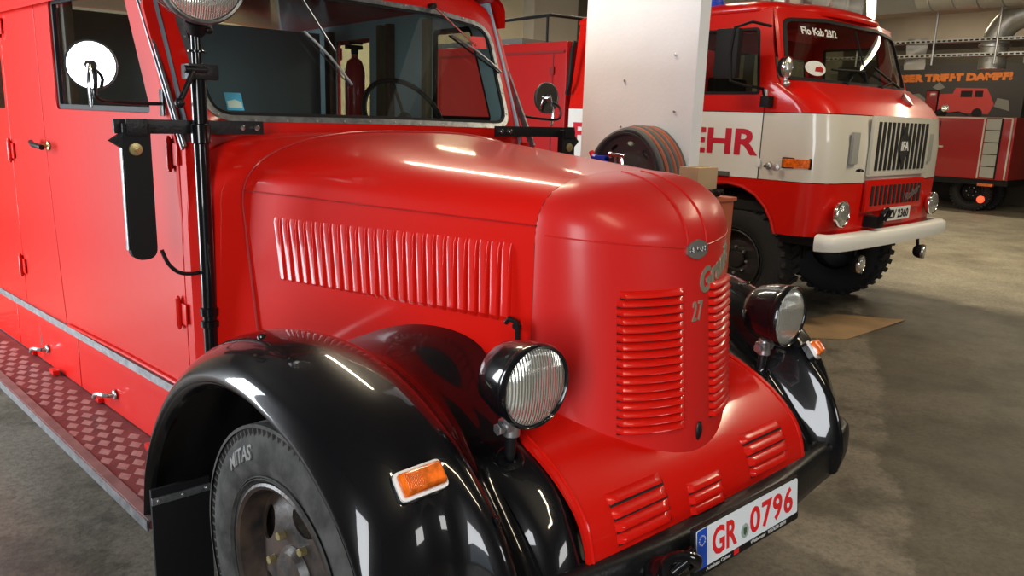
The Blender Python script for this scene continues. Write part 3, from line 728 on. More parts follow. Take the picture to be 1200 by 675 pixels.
# turn signals sitting on the mudguards
for sx, tgt in ((-1, (-.965, 1.32, .97)), (1, (.77, 1.36, .92))):
    tv = Vector(tgt); d = Vector((-sx * .45 if 0 else -sx * .55, .62, -.56)); p, n = drop(sx, tv - d * .5, d)
    n = (n * .55 + Vector((sx * .30, -.72, .62)) * .45).normalized()
    u = Vector((1, .0, 0)); u = (u - n * u.dot(n)).normalized(); v = n.cross(u).normalized()
    if v.z < 0: v = -v
    u = v.cross(n).normalized()
    R_ = Matrix(((u.x, v.x, n.x, p.x), (u.y, v.y, n.y, p.y), (u.z, v.z, n.z, p.z), (0, 0, 0, 1)))
    def mp(off=0.0): return lambda a, b_, d_: R_ @ Vector((a, b_, off + d_))
    ts = MB().plate(rpoly([(-.062, -.036), (.062, -.036), (.062, .036), (-.062, .036)], .016), [], mp(-.012), .022).build('turn_signal', BLKS, T, bevel=.002)
    MB().plate(rpoly([(-.060, -.034), (.060, -.034), (.060, .034), (-.060, .034)], .015), [], mp(.008), .012).build('white_base', WHITE, ts, bevel=.003)
    bm_ = MB(); rows = []
    for w2, h2, zz in ((.052, .027, .018), (.052, .027, .030), (.047, .022, .048), (.043, .018, .052)):
        rows.append([R_ @ Vector((a, b_, zz)) for a, b_ in rpoly([(-w2, -h2), (w2, -h2), (w2, h2), (-w2, h2)], .006, 3)])
    bm_.grid(rows, closed_u=True); n0 = len(rows[0]); k = len(bm_.v) - n0; bm_.f.append(tuple(k + i for i in range(n0))); bm_.m.append(0); bm_.sm.append(False)
    am = bm_.build('amber_lens', AMB, ts, autos=30)
    m3 = MB()
    for i in range(11): m3.rbox((-.046 + i * .0035, -.018, .050), (-.0445 + i * .0035, .018, .0535), .0003, R_)
    m3.build('lens_ribs', AMB, am)

# ---- wheels
def wheel(parent, c, ax, R=.44, r=.262, wdt=.19, tread='rib', rub=RUB, rim=RIM, lettering=None, name='wheel', nl=6, holes=5):
    """ax points to the outside"""
    c = Vector(c); ax = Vector(ax).normalized(); h = wdt / 2
    e = bpy.data.objects.new(name, None); C.objects.link(e); e.parent = parent; e.location = c - wpos(parent); e.empty_display_size = .1
    prof = [(r * .98, -h * .62), (r * 1.08, -h * .8), (r + (R - r) * .45, -h * 1.04), (r + (R - r) * .8, -h * .93), (R - .012, -h * .76), (R, -h * .62), (R, h * .62), (R - .012, h * .76), (r + (R - r) * .8, h * .93), (r + (R - r) * .45, h * 1.04), (r * 1.08, h * .8), (r * .98, h * .62)]
    mb = MB(); mb.lathe(prof, c, ax, 72)
    if tread == 'rib':
        for q in (-.4, -.14, .14, .4):
            mb.lathe([(R - .004, wdt * q - .013), (R + .006, wdt * q - .011), (R + .006, wdt * q + .011), (R - .004, wdt * q + .013)], c, ax, 72)
        u = ax.orthogonal().normalized()
        zz = Vector((0, 0, 1)); w_ = ax.cross(zz).normalized(); zz = w_.cross(ax).normalized()
        for i in range(96):
            a = 2 * pi * i / 96; rd = zz * cos(a) + w_ * sin(a); tg = -zz * sin(a) + w_ * cos(a)
            M = Matrix(((tg.x, rd.x, ax.x, c.x), (tg.y, rd.y, ax.y, c.y), (tg.z, rd.z, ax.z, c.z), (0, 0, 0, 1)))
            for s_ in (-1, 1): mb.box((-.004, R - .050, s_ * h * .84 - .004), (.004, R - .006, s_ * h * .84 + .004 * s_), M)
    else:
        zz = Vector((0, 0, 1)); w_ = ax.cross(zz).normalized(); zz = w_.cross(ax).normalized()
        for i in range(34):
            for s_ in (-1, 1):
                a = 2 * pi * (i + (.5 if s_ > 0 else 0)) / 34; rd = zz * cos(a) + w_ * sin(a); tg = -zz * sin(a) + w_ * cos(a)
                M = Matrix(((tg.x, rd.x, ax.x, c.x), (tg.y, rd.y, ax.y, c.y), (tg.z, rd.z, ax.z, c.z), (0, 0, 0, 1))) @ Matrix.Rotation(.25 * s_, 4, 'Y')
                mb.rbox((-.026, R - .03, min(s_ * .01, s_ * h * .95)), (.026, R + .016, max(s_ * .01, s_ * h * .95)), .006, M, 1)
    ty = mb.build('tyre', rub, e, autos=40)
    # ribs of the sidewall
    mb = MB()
    for q in (.12, .16): mb.lathe([(r + (R - r) * q, h * .88), (r + (R - r) * q + .003, h * .92 + .003), (r + (R - r) * q + .006, h * .92)], c, ax, 60)
    mb.build('bead_ring', rub, ty)
    mb = MB(); mb.lathe([(r * .99, h * .45), (r * 1.03, h * .74), (r * 1.04, h * .86), (r * 1.01, h * .90), (r * .97, h * .84), (r * .95, h * .55), (r * .93, h * .2), (r * .91, -h * .5)], c, ax, 64)
    rm = mb.build('rim', rim, e, autos=40)
    # disc with openings, dished
    zz = Vector((0, 0, 1)); w_ = ax.cross(zz).normalized(); zz = w_.cross(ax).normalized()
    def fn(u, v, d):
        q = hypot(u, v) / r; return c + zz * v + w_ * u + ax * (h * .35 * sin(min(q, 1) * pi) + .01 - d + (.0 if q > .4 else h * .1))
    ol = [(r * .94 * cos(2 * pi * i / 48), r * .94 * sin(2 * pi * i / 48)) for i in range(48)]
    hs = []
    for k in range(holes):
        a = 2 * pi * k / holes + .55; cx_, cy_ = r * .70 * cos(a), r * .70 * sin(a)
        hs.append([(cx_ + r * (.16 * cos(b_)) * cos(a) - r * .23 * sin(b_) * sin(a), cy_ + r * .16 * cos(b_) * sin(a) + r * .23 * sin(b_) * cos(a)) for b_ in [2 * pi * j / 18 for j in range(18)]])
    mb = MB(); mb.plate(ol, hs, fn, .008, 1); mb.sm = [True] * len(mb.sm); mb.build('disc', rim, rm, autos=40)
    mb = MB(); mb.lathe([(r * .32, -.02), (r * .32, .03), (r * .26, .05), (r * .12, .055), (.0001, .058)], c + ax * (h * .15), ax, 32); mb.build('hub', rim, rm)
    mb = MB()
    for k in range(nl):
        a = 2 * pi * k / nl; p = c + (zz * sin(a) + w_ * cos(a)) * (r * .44) + ax * (h * .36); mb.cyl(p, p + ax * .03, .013, n=6)
    mb.build('wheel_nut', BRASS if rim is RIM else STEEL, rm)
    return e, zz, w_
swv = radians(3)
axl = Vector((-cos(swv), sin(swv) * -1, 0))
e, zz, w_ = wheel(T, (-.912, 1.93, .44), axl, .445, .268, .20)
# moulded lettering on the near tyre
def tyre_text(s_, ang, R0, c, ax, zz, w_, size, off):
    def f(x, y, z):
        a = ang + x / R0; rr = R0 + y; sw = -1
        q = (rr - .268) / (.445 - .268); prof = .10 * (1.04 - .9 * max(0, q - .45) ** 1.6 - .45 * max(0, .45 - q))
        return c + (zz * cos(a) + w_ * sin(a)) * rr + ax * (prof + off + z)
    return f
c0 = Vector((-.912, 1.93, .44)); sgn = 1 if w_.y < 0 else -1
fT = tyre_text('', 0, .375, c0, axl, zz, w_ * sgn, .05, .002)
text('tyre_letters', 'MITAS', .060, lambda x, y, z: fT(x - .375 * .56 * 1, y - .004, z), RUBT, e, .004, 1.0, bold=.001)
wheel(T, (.912, 1.93, .44), (1, 0, 0), .445, .268, .20)
wheel(T, (-.87, 5.25, .44), (-1, 0, 0), .445, .268, .20); wheel(T, (.87, 5.25, .44), (1, 0, 0), .445, .268, .20)
mb = MB(); mb.cyl((-.85, 1.94, .44), (.85, 1.94, .44), .045); mb.cyl((-.8, 5.25, .44), (.8, 5.25, .44), .05)
for sx in (-1, 1):
    mb.box((sx * .42 - .04, 1.3, .48), (sx * .42 + .04, 6.2, .62)); mb.box((sx * .42 - .05, 1.5, .40), (sx * .42 + .05, 2.5, .46))
mb.box((-.36, 1.62, .50), (.36, 2.9, .95)); mb.box((-.46, 2.9, .36), (.46, 6.2, .60)); mb.build('chassis', BLKM, T)

# ---- cab
RK = .45
def sideX(y): return .84 + .0711 * (y - 2.95)
def fmap(off=0.0):     # raked cab front: u = x, v = z
    def f(u, v, d):
        y = 2.93 + (RK * (v - 1.66) if v > 1.66 else 0) + .05 * (u / .85) ** 4
        return Vector((u, y + d - off, v))
    return f
def top_outline():
    h = [(.845, 1.20), (.85, 1.60), (.865, 1.90), (.872, 2.10), (.855, 2.20), (.80, 2.27), (.70, 2.315), (.45, 2.35), (0, 2.365)]
    return h + [(-x, z) for x, z in reversed(h[:-1])]
ws = rpoly([(-.735, 1.695), (0, 1.695), (.755, 1.685), (.795, 2.185), (.45, 2.225), (0, 2.235), (-.45, 2.225), (-.785, 2.185)], [.10, .0, .10, .12, .0, 0, 0, .12], 8)
hole = []
MBf = MB(); MBf.plate(top_outline(), [ws], fmap(), .03); cabf = MBf.build('cab_front', RED, T)
mb = MB(); inn = ring(mb, ws, .022, fmap(.006), .012); wf = mb.build('windshield_frame', ALU, T)
mb = MB(); N = len(ws)
for i in range(N):
    a = Vector(ws[i]); b = Vector(ws[(i + 1) % N]); L_ = (b - a).length
    for k in range(max(1, int(L_ / .11))):
        q = a.lerp(b, (k + .5) / max(1, int(L_ / .11))); cen = Vector((0, 1.95)); q2 = q + (cen - q).normalized() * .011
        if L_ > .04 or i % 4 == 0: p = fmap(.007)(q2.x, q2.y, 0); mb.lathe([(.0045, 0), (.003, .0025), (.0001, .003)], p, (0, -1, .3), 8)
mb.build('frame_screw', STEEL, wf)
mb = MB(); inn2 = ring(mb, inn, .012, fmap(.003), .012); mb.build('rubber_seal', BLKM, wf)
MB().plate(inn2, [], fmap(-.008), .004).build('windshield_glass', GLSD, T)
mb = MB(); mb.plate(rpoly([(-.655, 1.735), (-.592, 1.735), (-.592, 1.800), (-.655, 1.800)], .003), [], fmap(-.004), .001); s1 = mb.build('windshield_sticker', SKYB, T, label='small blue and pale sticker')
mb = MB(); mb.plate([(-.650, 1.745), (-.597, 1.745), (-.597, 1.765), (-.62, 1.775), (-.650, 1.768)], [], fmap(-.0025), .001); mb.build('sticker_print', SKYW, s1)
MB().plate([(.632, 2.06), (.735, 2.065), (.74, 2.125), (.637, 2.118)], [], fmap(-.004), .001).build('red_sticker', STRED, T)
# sides
def smap(sx, off=0.0):
    def f(u, v, d):        # u=y, v=z
        return Vector((sx * (sideX(u) + off - d - .0 * v), u, v))
    return f
def pill(z): return 2.965 + (RK * (z - 1.66) if z > 1.66 else 0)
YE = 6.0
for sx in (-1, 1):
    if sx < 0:
        dwin = rpoly([(3.20, 1.715), (4.27, 1.713), (4.27, 2.20), (3.20 + .45 * .47, 2.20)], .035)
    else:
        dwin = rpoly([(3.20, 1.715), (3.78, 1.713), (3.78, 2.20), (3.20 + .45 * .47, 2.20)], .035)
    rwin = rpoly([(4.36 if sx > 0 else 5.10, 1.70), (5.02 if sx > 0 else 5.7, 1.70), (5.02 if sx > 0 else 5.7, 2.20), (4.36 if sx > 0 else 5.10, 2.20)], .03)
    fdo = [(2.99, .66), (4.392, .645), (4.452, 1.2), (4.478, 1.70), (4.48, 2.26), (pill(2.26) + .02, 2.26), (pill(1.66) + .02, 1.66), (2.99, 1.2)]
    fd = MB().plate(fdo, [dwin], smap(sx, .004), .025).build('front_door', RED, T, bevel=.002)
    rdo = [(4.40, .645), (5.05, .635), (5.05, 2.26), (4.487, 2.26), (4.485, 1.70), (4.459, 1.2)]
    if sx > 0: rdh = [[(4.52, 1.70), (5.0, 1.70), (5.0, 2.2), (4.52, 2.2)]]
    else: rdh = []
    rd = MB().plate(rdo, rdh, smap(sx, .004), .025).build('rear_door', RED, T, bevel=.002)
    rbh = [] if sx > 0 else [rwin]
    MB().plate([(5.057, .63), (YE, .62), (YE, 2.26), (5.057, 2.26)], rbh, smap(sx, .004), .025).build('rear_panel', RED, T, bevel=.002)
    # lining behind the gaps, same openings
    MB().plate([(2.96, .30), (YE, .30), (YE, 2.30), (pill(2.30), 2.30), (pill(1.66), 1.66), (2.96, 1.5)], [dwin] + (rdh if sx > 0 else [rwin]), smap(sx, -.022), .01).build('door_lining', BLUEG if sx > 0 else DBLUE, T)
    MB().plate([(2.925, .33), (2.985, .33), (2.985, 1.62), (2.925, 1.62)], [], smap(sx, .003), .03).build('corner_post', RED, T)
    # locker flaps below the trim
    for y0, y1 in ((2.99, 4.285), (4.295, 5.30), (5.31, YE)):
        lk = MB().plate([(y0, .335), (y1, .335), (y1, .602), (y0, .612)], [], smap(sx, -.006), .02).build('locker_flap', RED, T, bevel=.002)
        if y0 < 5:
            yc = 3.82 if y0 < 4 else 4.78; X = sx * sideX(yc); mb = MB()
            mb.lathe([(.024, 0), (.022, .006), (.012, .01), (.010, .03)], (X, yc, .425), (sx, 0, 0), 18)
            mb.tube([(X + sx * .03, yc, .425), (X + sx * .045, yc + .01, .428), (X + sx * .055, yc + .05, .425), (X + sx * .058, yc + .10, .410), (X + sx * .056, yc + .135, .385)], .010, 10)
            mb.build('flap_handle', STEEL, lk)
            mb = MB()
            for yy in (y0 + .30, y1 - .25): mb.rbox((min(X, X + sx * .03), yy - .04, .335), (max(X, X + sx * .03), yy + .04, .36), .004)
            mb.build('flap_hinge', RED, lk)
    # aluminium trim strip
    mb = MB(); N = 24
    pts = [Vector((sx * (sideX(y) + .010), y, .612 + .028 * (1 - (y - 2.95) / 3))) for y in [2.80 + 3.2 * i / N for i in range(N + 1)]]
    mb.strip(pts, .036, .012, (1, 0, 0)); mb.build('side_trim', ALU, T)
    mb = MB(); mb.tube([Vector((sx * (sideX(y) + .012), y, .655 + .02 * (1 - (y - 2.95) / 3) - .02 * max(0, (y - 3.6)) * 1.0)) for y in [2.95 + 1.4 * i / N for i in range(N + 1)]], .008, 8); mb.build('swage_line', RED, T)
    # hinges
    for y, z, par in ((3.03, 1.573, fd), (3.03, .975, fd), (5.055, 2.12, rd), (5.055, 1.48, rd), (5.055, .85, rd)):
        X = sx * (sideX(y) + .004); mb = MB()
        mb.cyl((X + sx * .012, y, z - .055), (X + sx * .012, y, z + .055), .011, n=12)
        mb.rbox((min(X, X + sx * .006), y - .002, z - .045), (max(X, X + sx * .006), y - .055, z + .045), .002) if 0 else mb.rbox((min(X, X + sx * .007), y - .06, z - .04), (max(X, X + sx * .007), y + .0, z + .04), .002)
        mb.ball((X + sx * .012, y, z + .058), .008, 6); mb.ball((X + sx * .012, y, z - .058), .008, 6); mb.build('hinge', RED, par)
    # door handle
    X = sx * (sideX(4.45) + .004); mb = MB(); mb.lathe([(.024, 0), (.022, .006), (.011, .010), (.010, .045)], (X, 4.43, 1.535), (sx, 0, 0), 18)
    hd = mb.build('door_handle', BRASS, fd); mb = MB()
    mb.tube([(X + sx * .045, 4.36, 1.53), (X + sx * .052, 4.42, 1.535), (X + sx * .052, 4.50, 1.535), (X + sx * .045, 4.58, 1.545)], .013, 10); mb.build('handle_bar', BLKS, hd)
    # pillar gutter strip
    mb = MB(); zs2 = [1.60 + .75 * i / 14 for i in range(15)]
    pts = [Vector((sx * (sideX(2.93) + .012 + .03 * (z - 1.6)), 2.912 + .62 * (z - 1.60), z)) for z in zs2]
    mb.strip(pts, .034, .010, (1, 0, 0)); mb.strip([p + Vector((sx * .004, .0, 0)) for p in pts], .008, .012, (1, 0, 0))
    gs = mb.build('gutter_strip', ALU, T)
    mb = MB()
    for i in range(1, 14, 3): mb.lathe([(.005, 0), (.004, .002), (.0001, .003)], pts[i] + Vector((sx * .009, 0, 0)), (sx, 0, 0), 8)
    mb.build('strip_screw', STEEL, gs)
    # glass and wooden post inside
    MB().plate(dwin, [], smap(sx, -.014), .004).build('door_glass', GLS, fd)
    y0, y1 = (4.52, 5.0) if sx > 0 else (5.10, 5.7)
    MB().plate([(y0, 1.70), (y1, 1.70), (y1, 2.2), (y0, 2.2)], [], smap(sx, -.014), .004).build('side_glass', GLS, T)
    mb = MB(); ring(mb, dwin, -.012, smap(sx, .006), .004) if 0 else None
    m3 = MB(); ring(m3, dwin, .022, smap(sx, -.006), .02); m3.build('window_rubber', BLKM, fd)
    for ya, yb, mm in (((4.20, 4.25, WOOD), (3.78, 3.83, OLIVE), (4.32, 4.36, OLIVE), (5.02, 5.09, WOOD)) if sx > 0 else ((4.18, 4.26, WOOD),)):
        X = sx * (sideX(ya) - .05); MB().rbox((min(X - .02, X + .02), ya, .8), (max(X - .02, X + .02), yb, 2.26), .004).build('window_post', mm, T)
# roof
rows = []
for i in range(15):
    t = i / 14; y = 3.22 + (YE - 3.22) * t; sw = sideX(y) - .84; row = []
    for k in range(31):
        a = pi * k / 30; cx_ = cos(a); row.append(Vector(((.872 + sw) * (abs(cx_) ** .55) * (1 if cx_ > 0 else -1), y - .03 * (1 - t), 2.19 + .20 * (sin(a) ** .55) if 0 else 2.20 + .175 * (sin(a) ** .5))))
    rows.append(row)
mb = MB(); mb.grid(rows); mb.grid([[p - Vector((0, 0, .02)) for p in r] for r in rows]); mb.build('roof', RED, T, autos=60)
mb = MB(); mb.box((-.95, YE - .03, .4), (.95, YE, 2.25)); mb.build('rear_wall', RED, T)
mb = MB(); mb.box((-.90, 5.12, .6), (.90, 5.16, 2.25)); mb.build('bulkhead', mat('bulkhead_blue', (.26, .36, .42), .8), T)
mb = MB(); mb.box((-.80, 2.98, .60), (.80, 5.1, .66)); mb.rbox((-.74, 2.97, 1.50), (.74, 3.12, 1.60), .02); mb.build('cab_floor', DARK, T)
mb = MB(); mb.rbox((-.72, 3.60, .66), (.72, 4.10, 1.05), .05); mb.rbox((-.72, 4.06, 1.0), (.72, 4.18, 1.55), .04); mb.build('bench_seat', mat('seat_leather', (.03, .02, .015), .6), T)
# steering wheel
mb = MB(); sc_ = Vector((.40, 3.36, 1.71)); sn = Vector((0, -.42, .9)).normalized(); su = Vector((1, 0, 0)); sv = sn.cross(su)
sn = Vector((0, -.85, .52)).normalized(); sv = su.cross(sn) * -1
mb.tube([sc_ + (su * cos(a) + sv * sin(a)) * .225 for a in [2 * pi * i / 48 for i in range(48)]], .013, 10, closed=True)
stw = mb.build('steering_wheel', BLKS, T); mb = MB()
for a in (pi / 2, pi * 7 / 6, pi * 11 / 6): mb.cyl(sc_, sc_ + (su * cos(a) + sv * sin(a)) * .222 * (1 if sv.z > 0 else 1), .009, n=8)
mb.lathe([(.04, -.02), (.04, .01), (.0001, .02)], sc_, sn, 20); mb.cyl(sc_, sc_ - sn * .45, .018); mb.build('spoke', BLKS, stw)
# wipers
for (piv, elb, tip0, tip1) in (((-.278, 2.225), (-.165, 1.985), (-.282, 2.055), (-.118, 1.852)), ((.42, 2.235), (.63, 2.07), (.49, 2.110), (.77, 1.955))):
    f = fmap(.03); mb = MB(); P0 = f(*piv, 0); mb.cyl(P0 + Vector((0, .04, 0)), P0 - Vector((0, .012, 0)), .013, n=12)
    wp = mb.build('wiper', BLKS, T); mb = MB(); P1 = f(*elb, 0); mb.tube([P0, P0.lerp(P1, .3), P1], .0045, 8); mb.build('wiper_arm', CHR, wp)
    mb = MB(); A = f(*tip0, 0) + Vector((0, .006, 0)); B = f(*tip1, 0) + Vector((0, .006, 0)); d = B - A
    mb.tube([A, A + d * .25 + Vector((0, -.01, .004)), A + d * .5 + Vector((0, -.014, .006)), A + d * .75 + Vector((0, -.01, .004)), B], .0055, 8); mb.build('blade_carrier', ALU, wp)
    mb = MB(); mb.strip([A + Vector((0, .016, -.004)), B + Vector((0, .016, -.004))], .012, .006, (0, 0, 1)); mb.build('wiper_blade', BLKM, wp)
# brackets, pole with search lamp, semaphore boxes
for sx in (-1, 1):
    mb = MB(); mb.rbox((min(sx * .57, sx * 1.09), 2.868, 1.650), (max(sx * .57, sx * 1.09), 2.880, 1.698), .002)
    bk = mb.build('lamp_bracket', BLKS, T); mb = MB()
    for x in (.60, .655): mb.cyl((sx * x, 2.868, 1.674), (sx * x, 2.855, 1.674), .010, n=10)
    mb.build('bracket_bolt', CHR, bk)
    mb = MB()
    for x in (.70, .76): mb.cyl((sx * x, 2.875, 1.674), (sx * x, 2.94, 1.674), .012, n=8)
    mb.build('bracket_spacer', BLKS, bk)
# pole
px_, py_ = -.815, 2.842
mb = MB(); mb.cyl((px_, py_, .74), (px_, py_, 1.855), .026, n=28); pole = mb.build('search_lamp_pole', BLK, T)
mb = MB(); mb.cyl((px_, py_, 1.84), (px_, py_, 2.0), .018, n=20); mb.cyl((px_, py_, 1.925), (px_, py_, 1.933), .032, n=20); mb.build('upper_tube', BLK, pole)
mb = MB(); mb.rbox((px_ - .045, py_ - .035, 1.835), (px_ + .062, py_ + .035, 1.888), .010)
mb.cyl((px_ - .055, py_ - .03, 1.868), (px_ + .02, py_ - .03, 1.868), .013)
mb.cyl((px_ - .03, py_ - .04, 1.86), (px_ - .085, py_ - .06, 1.762), .0095); mb.ball((px_ - .088, py_ - .061, 1.755), .017, 8); mb.build('clamp_lever', BLKS, pole)
mb = MB()
for z, h_ in ((1.640, .07), (1.00, .035), (.955, .03)): mb.lathe([(.026, -h_ / 2), (.033, -h_ / 2 + .004), (.034, h_ / 2 - .004), (.026, h_ / 2)], (px_, py_, z + .012), (0, 0, 1), 28)
mb.build('pole_collar', BLK, pole)
sl_ = headlamp(T, (px_ - .02, 2.72, 2.165), .150, (.10, -1, -.10), body=BLK, depth=.20, name='search_lamp', rimm=ALU)
mb = MB(); mb.cyl((px_, py_, 1.985), (px_, py_ - .02, 2.03), .028, .05); mb.ball((px_ + .03, py_ - .04, 2.0), .014, 8); mb.build('lamp_foot', BLKS, sl_)
mb = MB()
mb.tube(crp([(-.965, 2.86, 1.25), (-.945, 2.86, 1.20), (-.91, 2.86, 1.165), (-.86, 2.86, 1.155), (-.81, 2.868, 1.16)], 20), .007, 8)
mb.tube(crp([(-.79, 2.86, .985), (-.765, 2.86, .97), (-.74, 2.83, .935), (-.722, 2.80, .95), (-.715, 2.79, 1.01), (-.705, 2.80, 1.045)], 24), .009, 8)
mb.build('cable', BLKM, T)
mb = MB(); mb.lathe([(.028, 0), (.026, .005), (.012, .007)], (-.713, 2.795, 1.045), (-.6, -1, 0), 18); mb.build('cable_grommet', RED, T)
mb = MB(); mb.rbox((-.80, 2.915, .95), (-.72, 2.921, 1.17), .002); mb.build('cowl_patch', RED, T)
for sx in (-1, 1):
    x0, x1 = sorted((sx * .985, sx * 1.072)); zb = 1.225
    ou = rpoly([(x0, zb), (x1, zb + .0), (x1, 1.685), (x0, 1.685)], [.042, .042, .004, .004], 7)
    sb = MB().plate(ou, [], lambda u, v, d: Vector((u, 2.838 + d, v)), .035).build('semaphore_box', BLKM, T, bevel=.003)
    o2 = rpoly([(x0 - .006, zb + .02), (x1 + .006, zb + .02), (x1 + .006, 1.66), (x0 - .006, 1.66)], [.042, .042, .004, .004], 6)
    mb = MB(); X = sx * 1.074; mb.rbox((min(X, X + sx * .004), 2.845, 1.26), (max(X, X + sx * .004), 2.868, 1.62), .001); mb.build('arm_slot', ALU, sb)
    mb = MB(); mb.lathe([(.022, 0), (.020, .004), (.008, .006), (.007, .009), (.0001, .01)], (sx * 1.035, 2.838, 1.60), (0, -1, 0), 20); mb.build('end_screw', BRASS, sb)
    mb = MB(); mb.add([(sx * 1.072, 2.836, 1.655), (sx * 1.115, 2.85, 1.628), (sx * 1.072, 2.84, 1.60), (sx * 1.072, 2.87, 1.655), (sx * 1.115, 2.86, 1.628), (sx * 1.072, 2.87, 1.60)], [(0, 1, 2), (3, 5, 4), (0, 3, 4, 1), (1, 4, 5, 2), (0, 2, 5, 3)], False); mb.build('pointer_tip', BLKS, sb)
    mb = MB(); mb.rbox((x0 + .01, 2.832, 1.645), (x1 - .01, 2.838, 1.70), .002); mb.build('box_clip', BLKS, sb)
# round mirrors on arms
def rmirror(base, el, head, nrm, r, lab=None):
    b, h_, n = Vector(base), Vector(head), Vector(nrm).normalized(); mb = MB()
    sx = 1 if b.x > 0 else -1
    mb.rbox((min(b.x, b.x + sx * .008), b.y - .018, b.z - .048), (max(b.x, b.x + sx * .008), b.y + .018, b.z + .048), .004)
    pts = crp([b, b + Vector((sx * .03, -.0, -.005))] + [Vector(p) for p in el] + [h_ + n * -.02], 24); 
    mb.tube(pts, .0065, 8); m = mb.build('round_mirror', BLKS, T)
    mb = MB(); mb.lathe([(.0001, -.035), (r * .5, -.03), (r * .9, -.015), (r * 1.0, 0), (r * 1.0, .008), (r * .93, .010), (r * .92, .004)], h_, n, 40); mb.build('mirror_housing', mat('mirror_grey', (.06, .065, .07), .4, .3), m)
    mb = MB(); mb.lathe([(r * .93, .006), (r * .6, .0068), (.0001, .0071)], h_, n, 40); mb.build('mirror_glass', mat('mirror_glass', (.85, .87, .9), .03, 1.0), m)
    mb = MB(); mb.tube([h_ + n * .05 + Vector((0, 0, -.14)), h_ + n * .055 + Vector((0, 0, -.06)), h_ + n * .03 + Vector((0, 0, 0))], .007, 8); mb.lathe([(.018, .012), (.016, .03), (.0001, .034)], h_, n, 16); mb.build('mirror_bracket', CHR, m)
    return m
rmirror((-.862, 3.06, 1.755), [(-1.02, 3.05, 1.752), (-1.095, 3.02, 1.765), (-1.10, 2.99, 1.83)], (-1.095, 3.05, 1.872), (-.461, -.887, 0.0), .083)
rmirror((.862, 3.06, 1.755), [(1.0, 3.0, 1.735), (1.085, 2.97, 1.74), (1.09, 2.98, 1.80)], (1.065, 3.05, 1.842), (-.05, -1, 0), .080)
# fire extinguisher standing inside the cab
FXT = thing('fire_extinguisher', 'red fire extinguisher with black valve seen through the windshield behind the steering wheel', 'fire extinguisher', (.74, 4.40, 1.55))
MB().lathe([(.0001, 0), (.055, .005), (.06, .02), (.06, .42), (.045, .48), (.02, .50), (.02, .53)], (.74, 4.40, 1.56), (0, 0, 1), 28).build('bottle', DRED, FXT)
mb = MB(); mb.cyl((.74, 4.40, 2.08), (.74, 4.40, 2.12), .022); mb.rbox((.68, 4.385, 2.11), (.79, 4.415, 2.135), .004); mb.rbox((.71, 4.385, 2.14), (.79, 4.415, 2.155), .004); mb.build('valve', BLKM, FXT)
MB().rbox((.60, 4.30, .66), (.86, 4.50, 1.555), .01).build('equipment_box', BLUEG, T)

# ================================================================== THE SECOND ENGINE
U = thing('fire_engine', 'flat-fronted red and cream fire engine with a white bumper behind the old one', 'fire engine', (5.475, 5.5, 0))
XC, HW = 5.45, 1.20
def yf(z):      # front face by height
    P = [(.80, 3.06), (1.25, 3.04), (1.60, 3.04), (1.84, 3.07), (1.95, 3.16), (2.03, 3.27), (2.09, 3.38), (2.30, 3.44), (2.66, 3.58), (2.76, 3.62)]
    if z <= P[0][0]: return P[0][1]
    for (a, b), (c, d) in zip(P, P[1:]):
        if z <= c: return b + (d - b) * (z - a) / (c - a)
    return P[-1][1]
def hwz(z): return HW if z < 2.1 else HW - .20 * (z - 2.1)
def plan(z, yb, n=9, r=.26, off=0.0):
    h = hwz(z) + off; y0 = yf(z) - off; out = [Vector((XC - h, yb, z))]
    for i in range(n + 1):
        a = pi / 2 * i / n; out.append(Vector((XC - h + r - r * cos(a), y0 + .05 + r - r * sin(a), z)))
    m_ = 14
    for i in range(1, m_): u = -1 + 2 * i / m_; out.append(Vector((XC + u * (h - r), y0 + .05 * abs(u) ** 2.5, z)))
    for i in range(n, -1, -1):
        a = pi / 2 * i / n; out.append(Vector((XC + h - r + r * cos(a), y0 + .05 + r - r * sin(a), z)))
    out.append(Vector((XC + h, yb, z))); return out
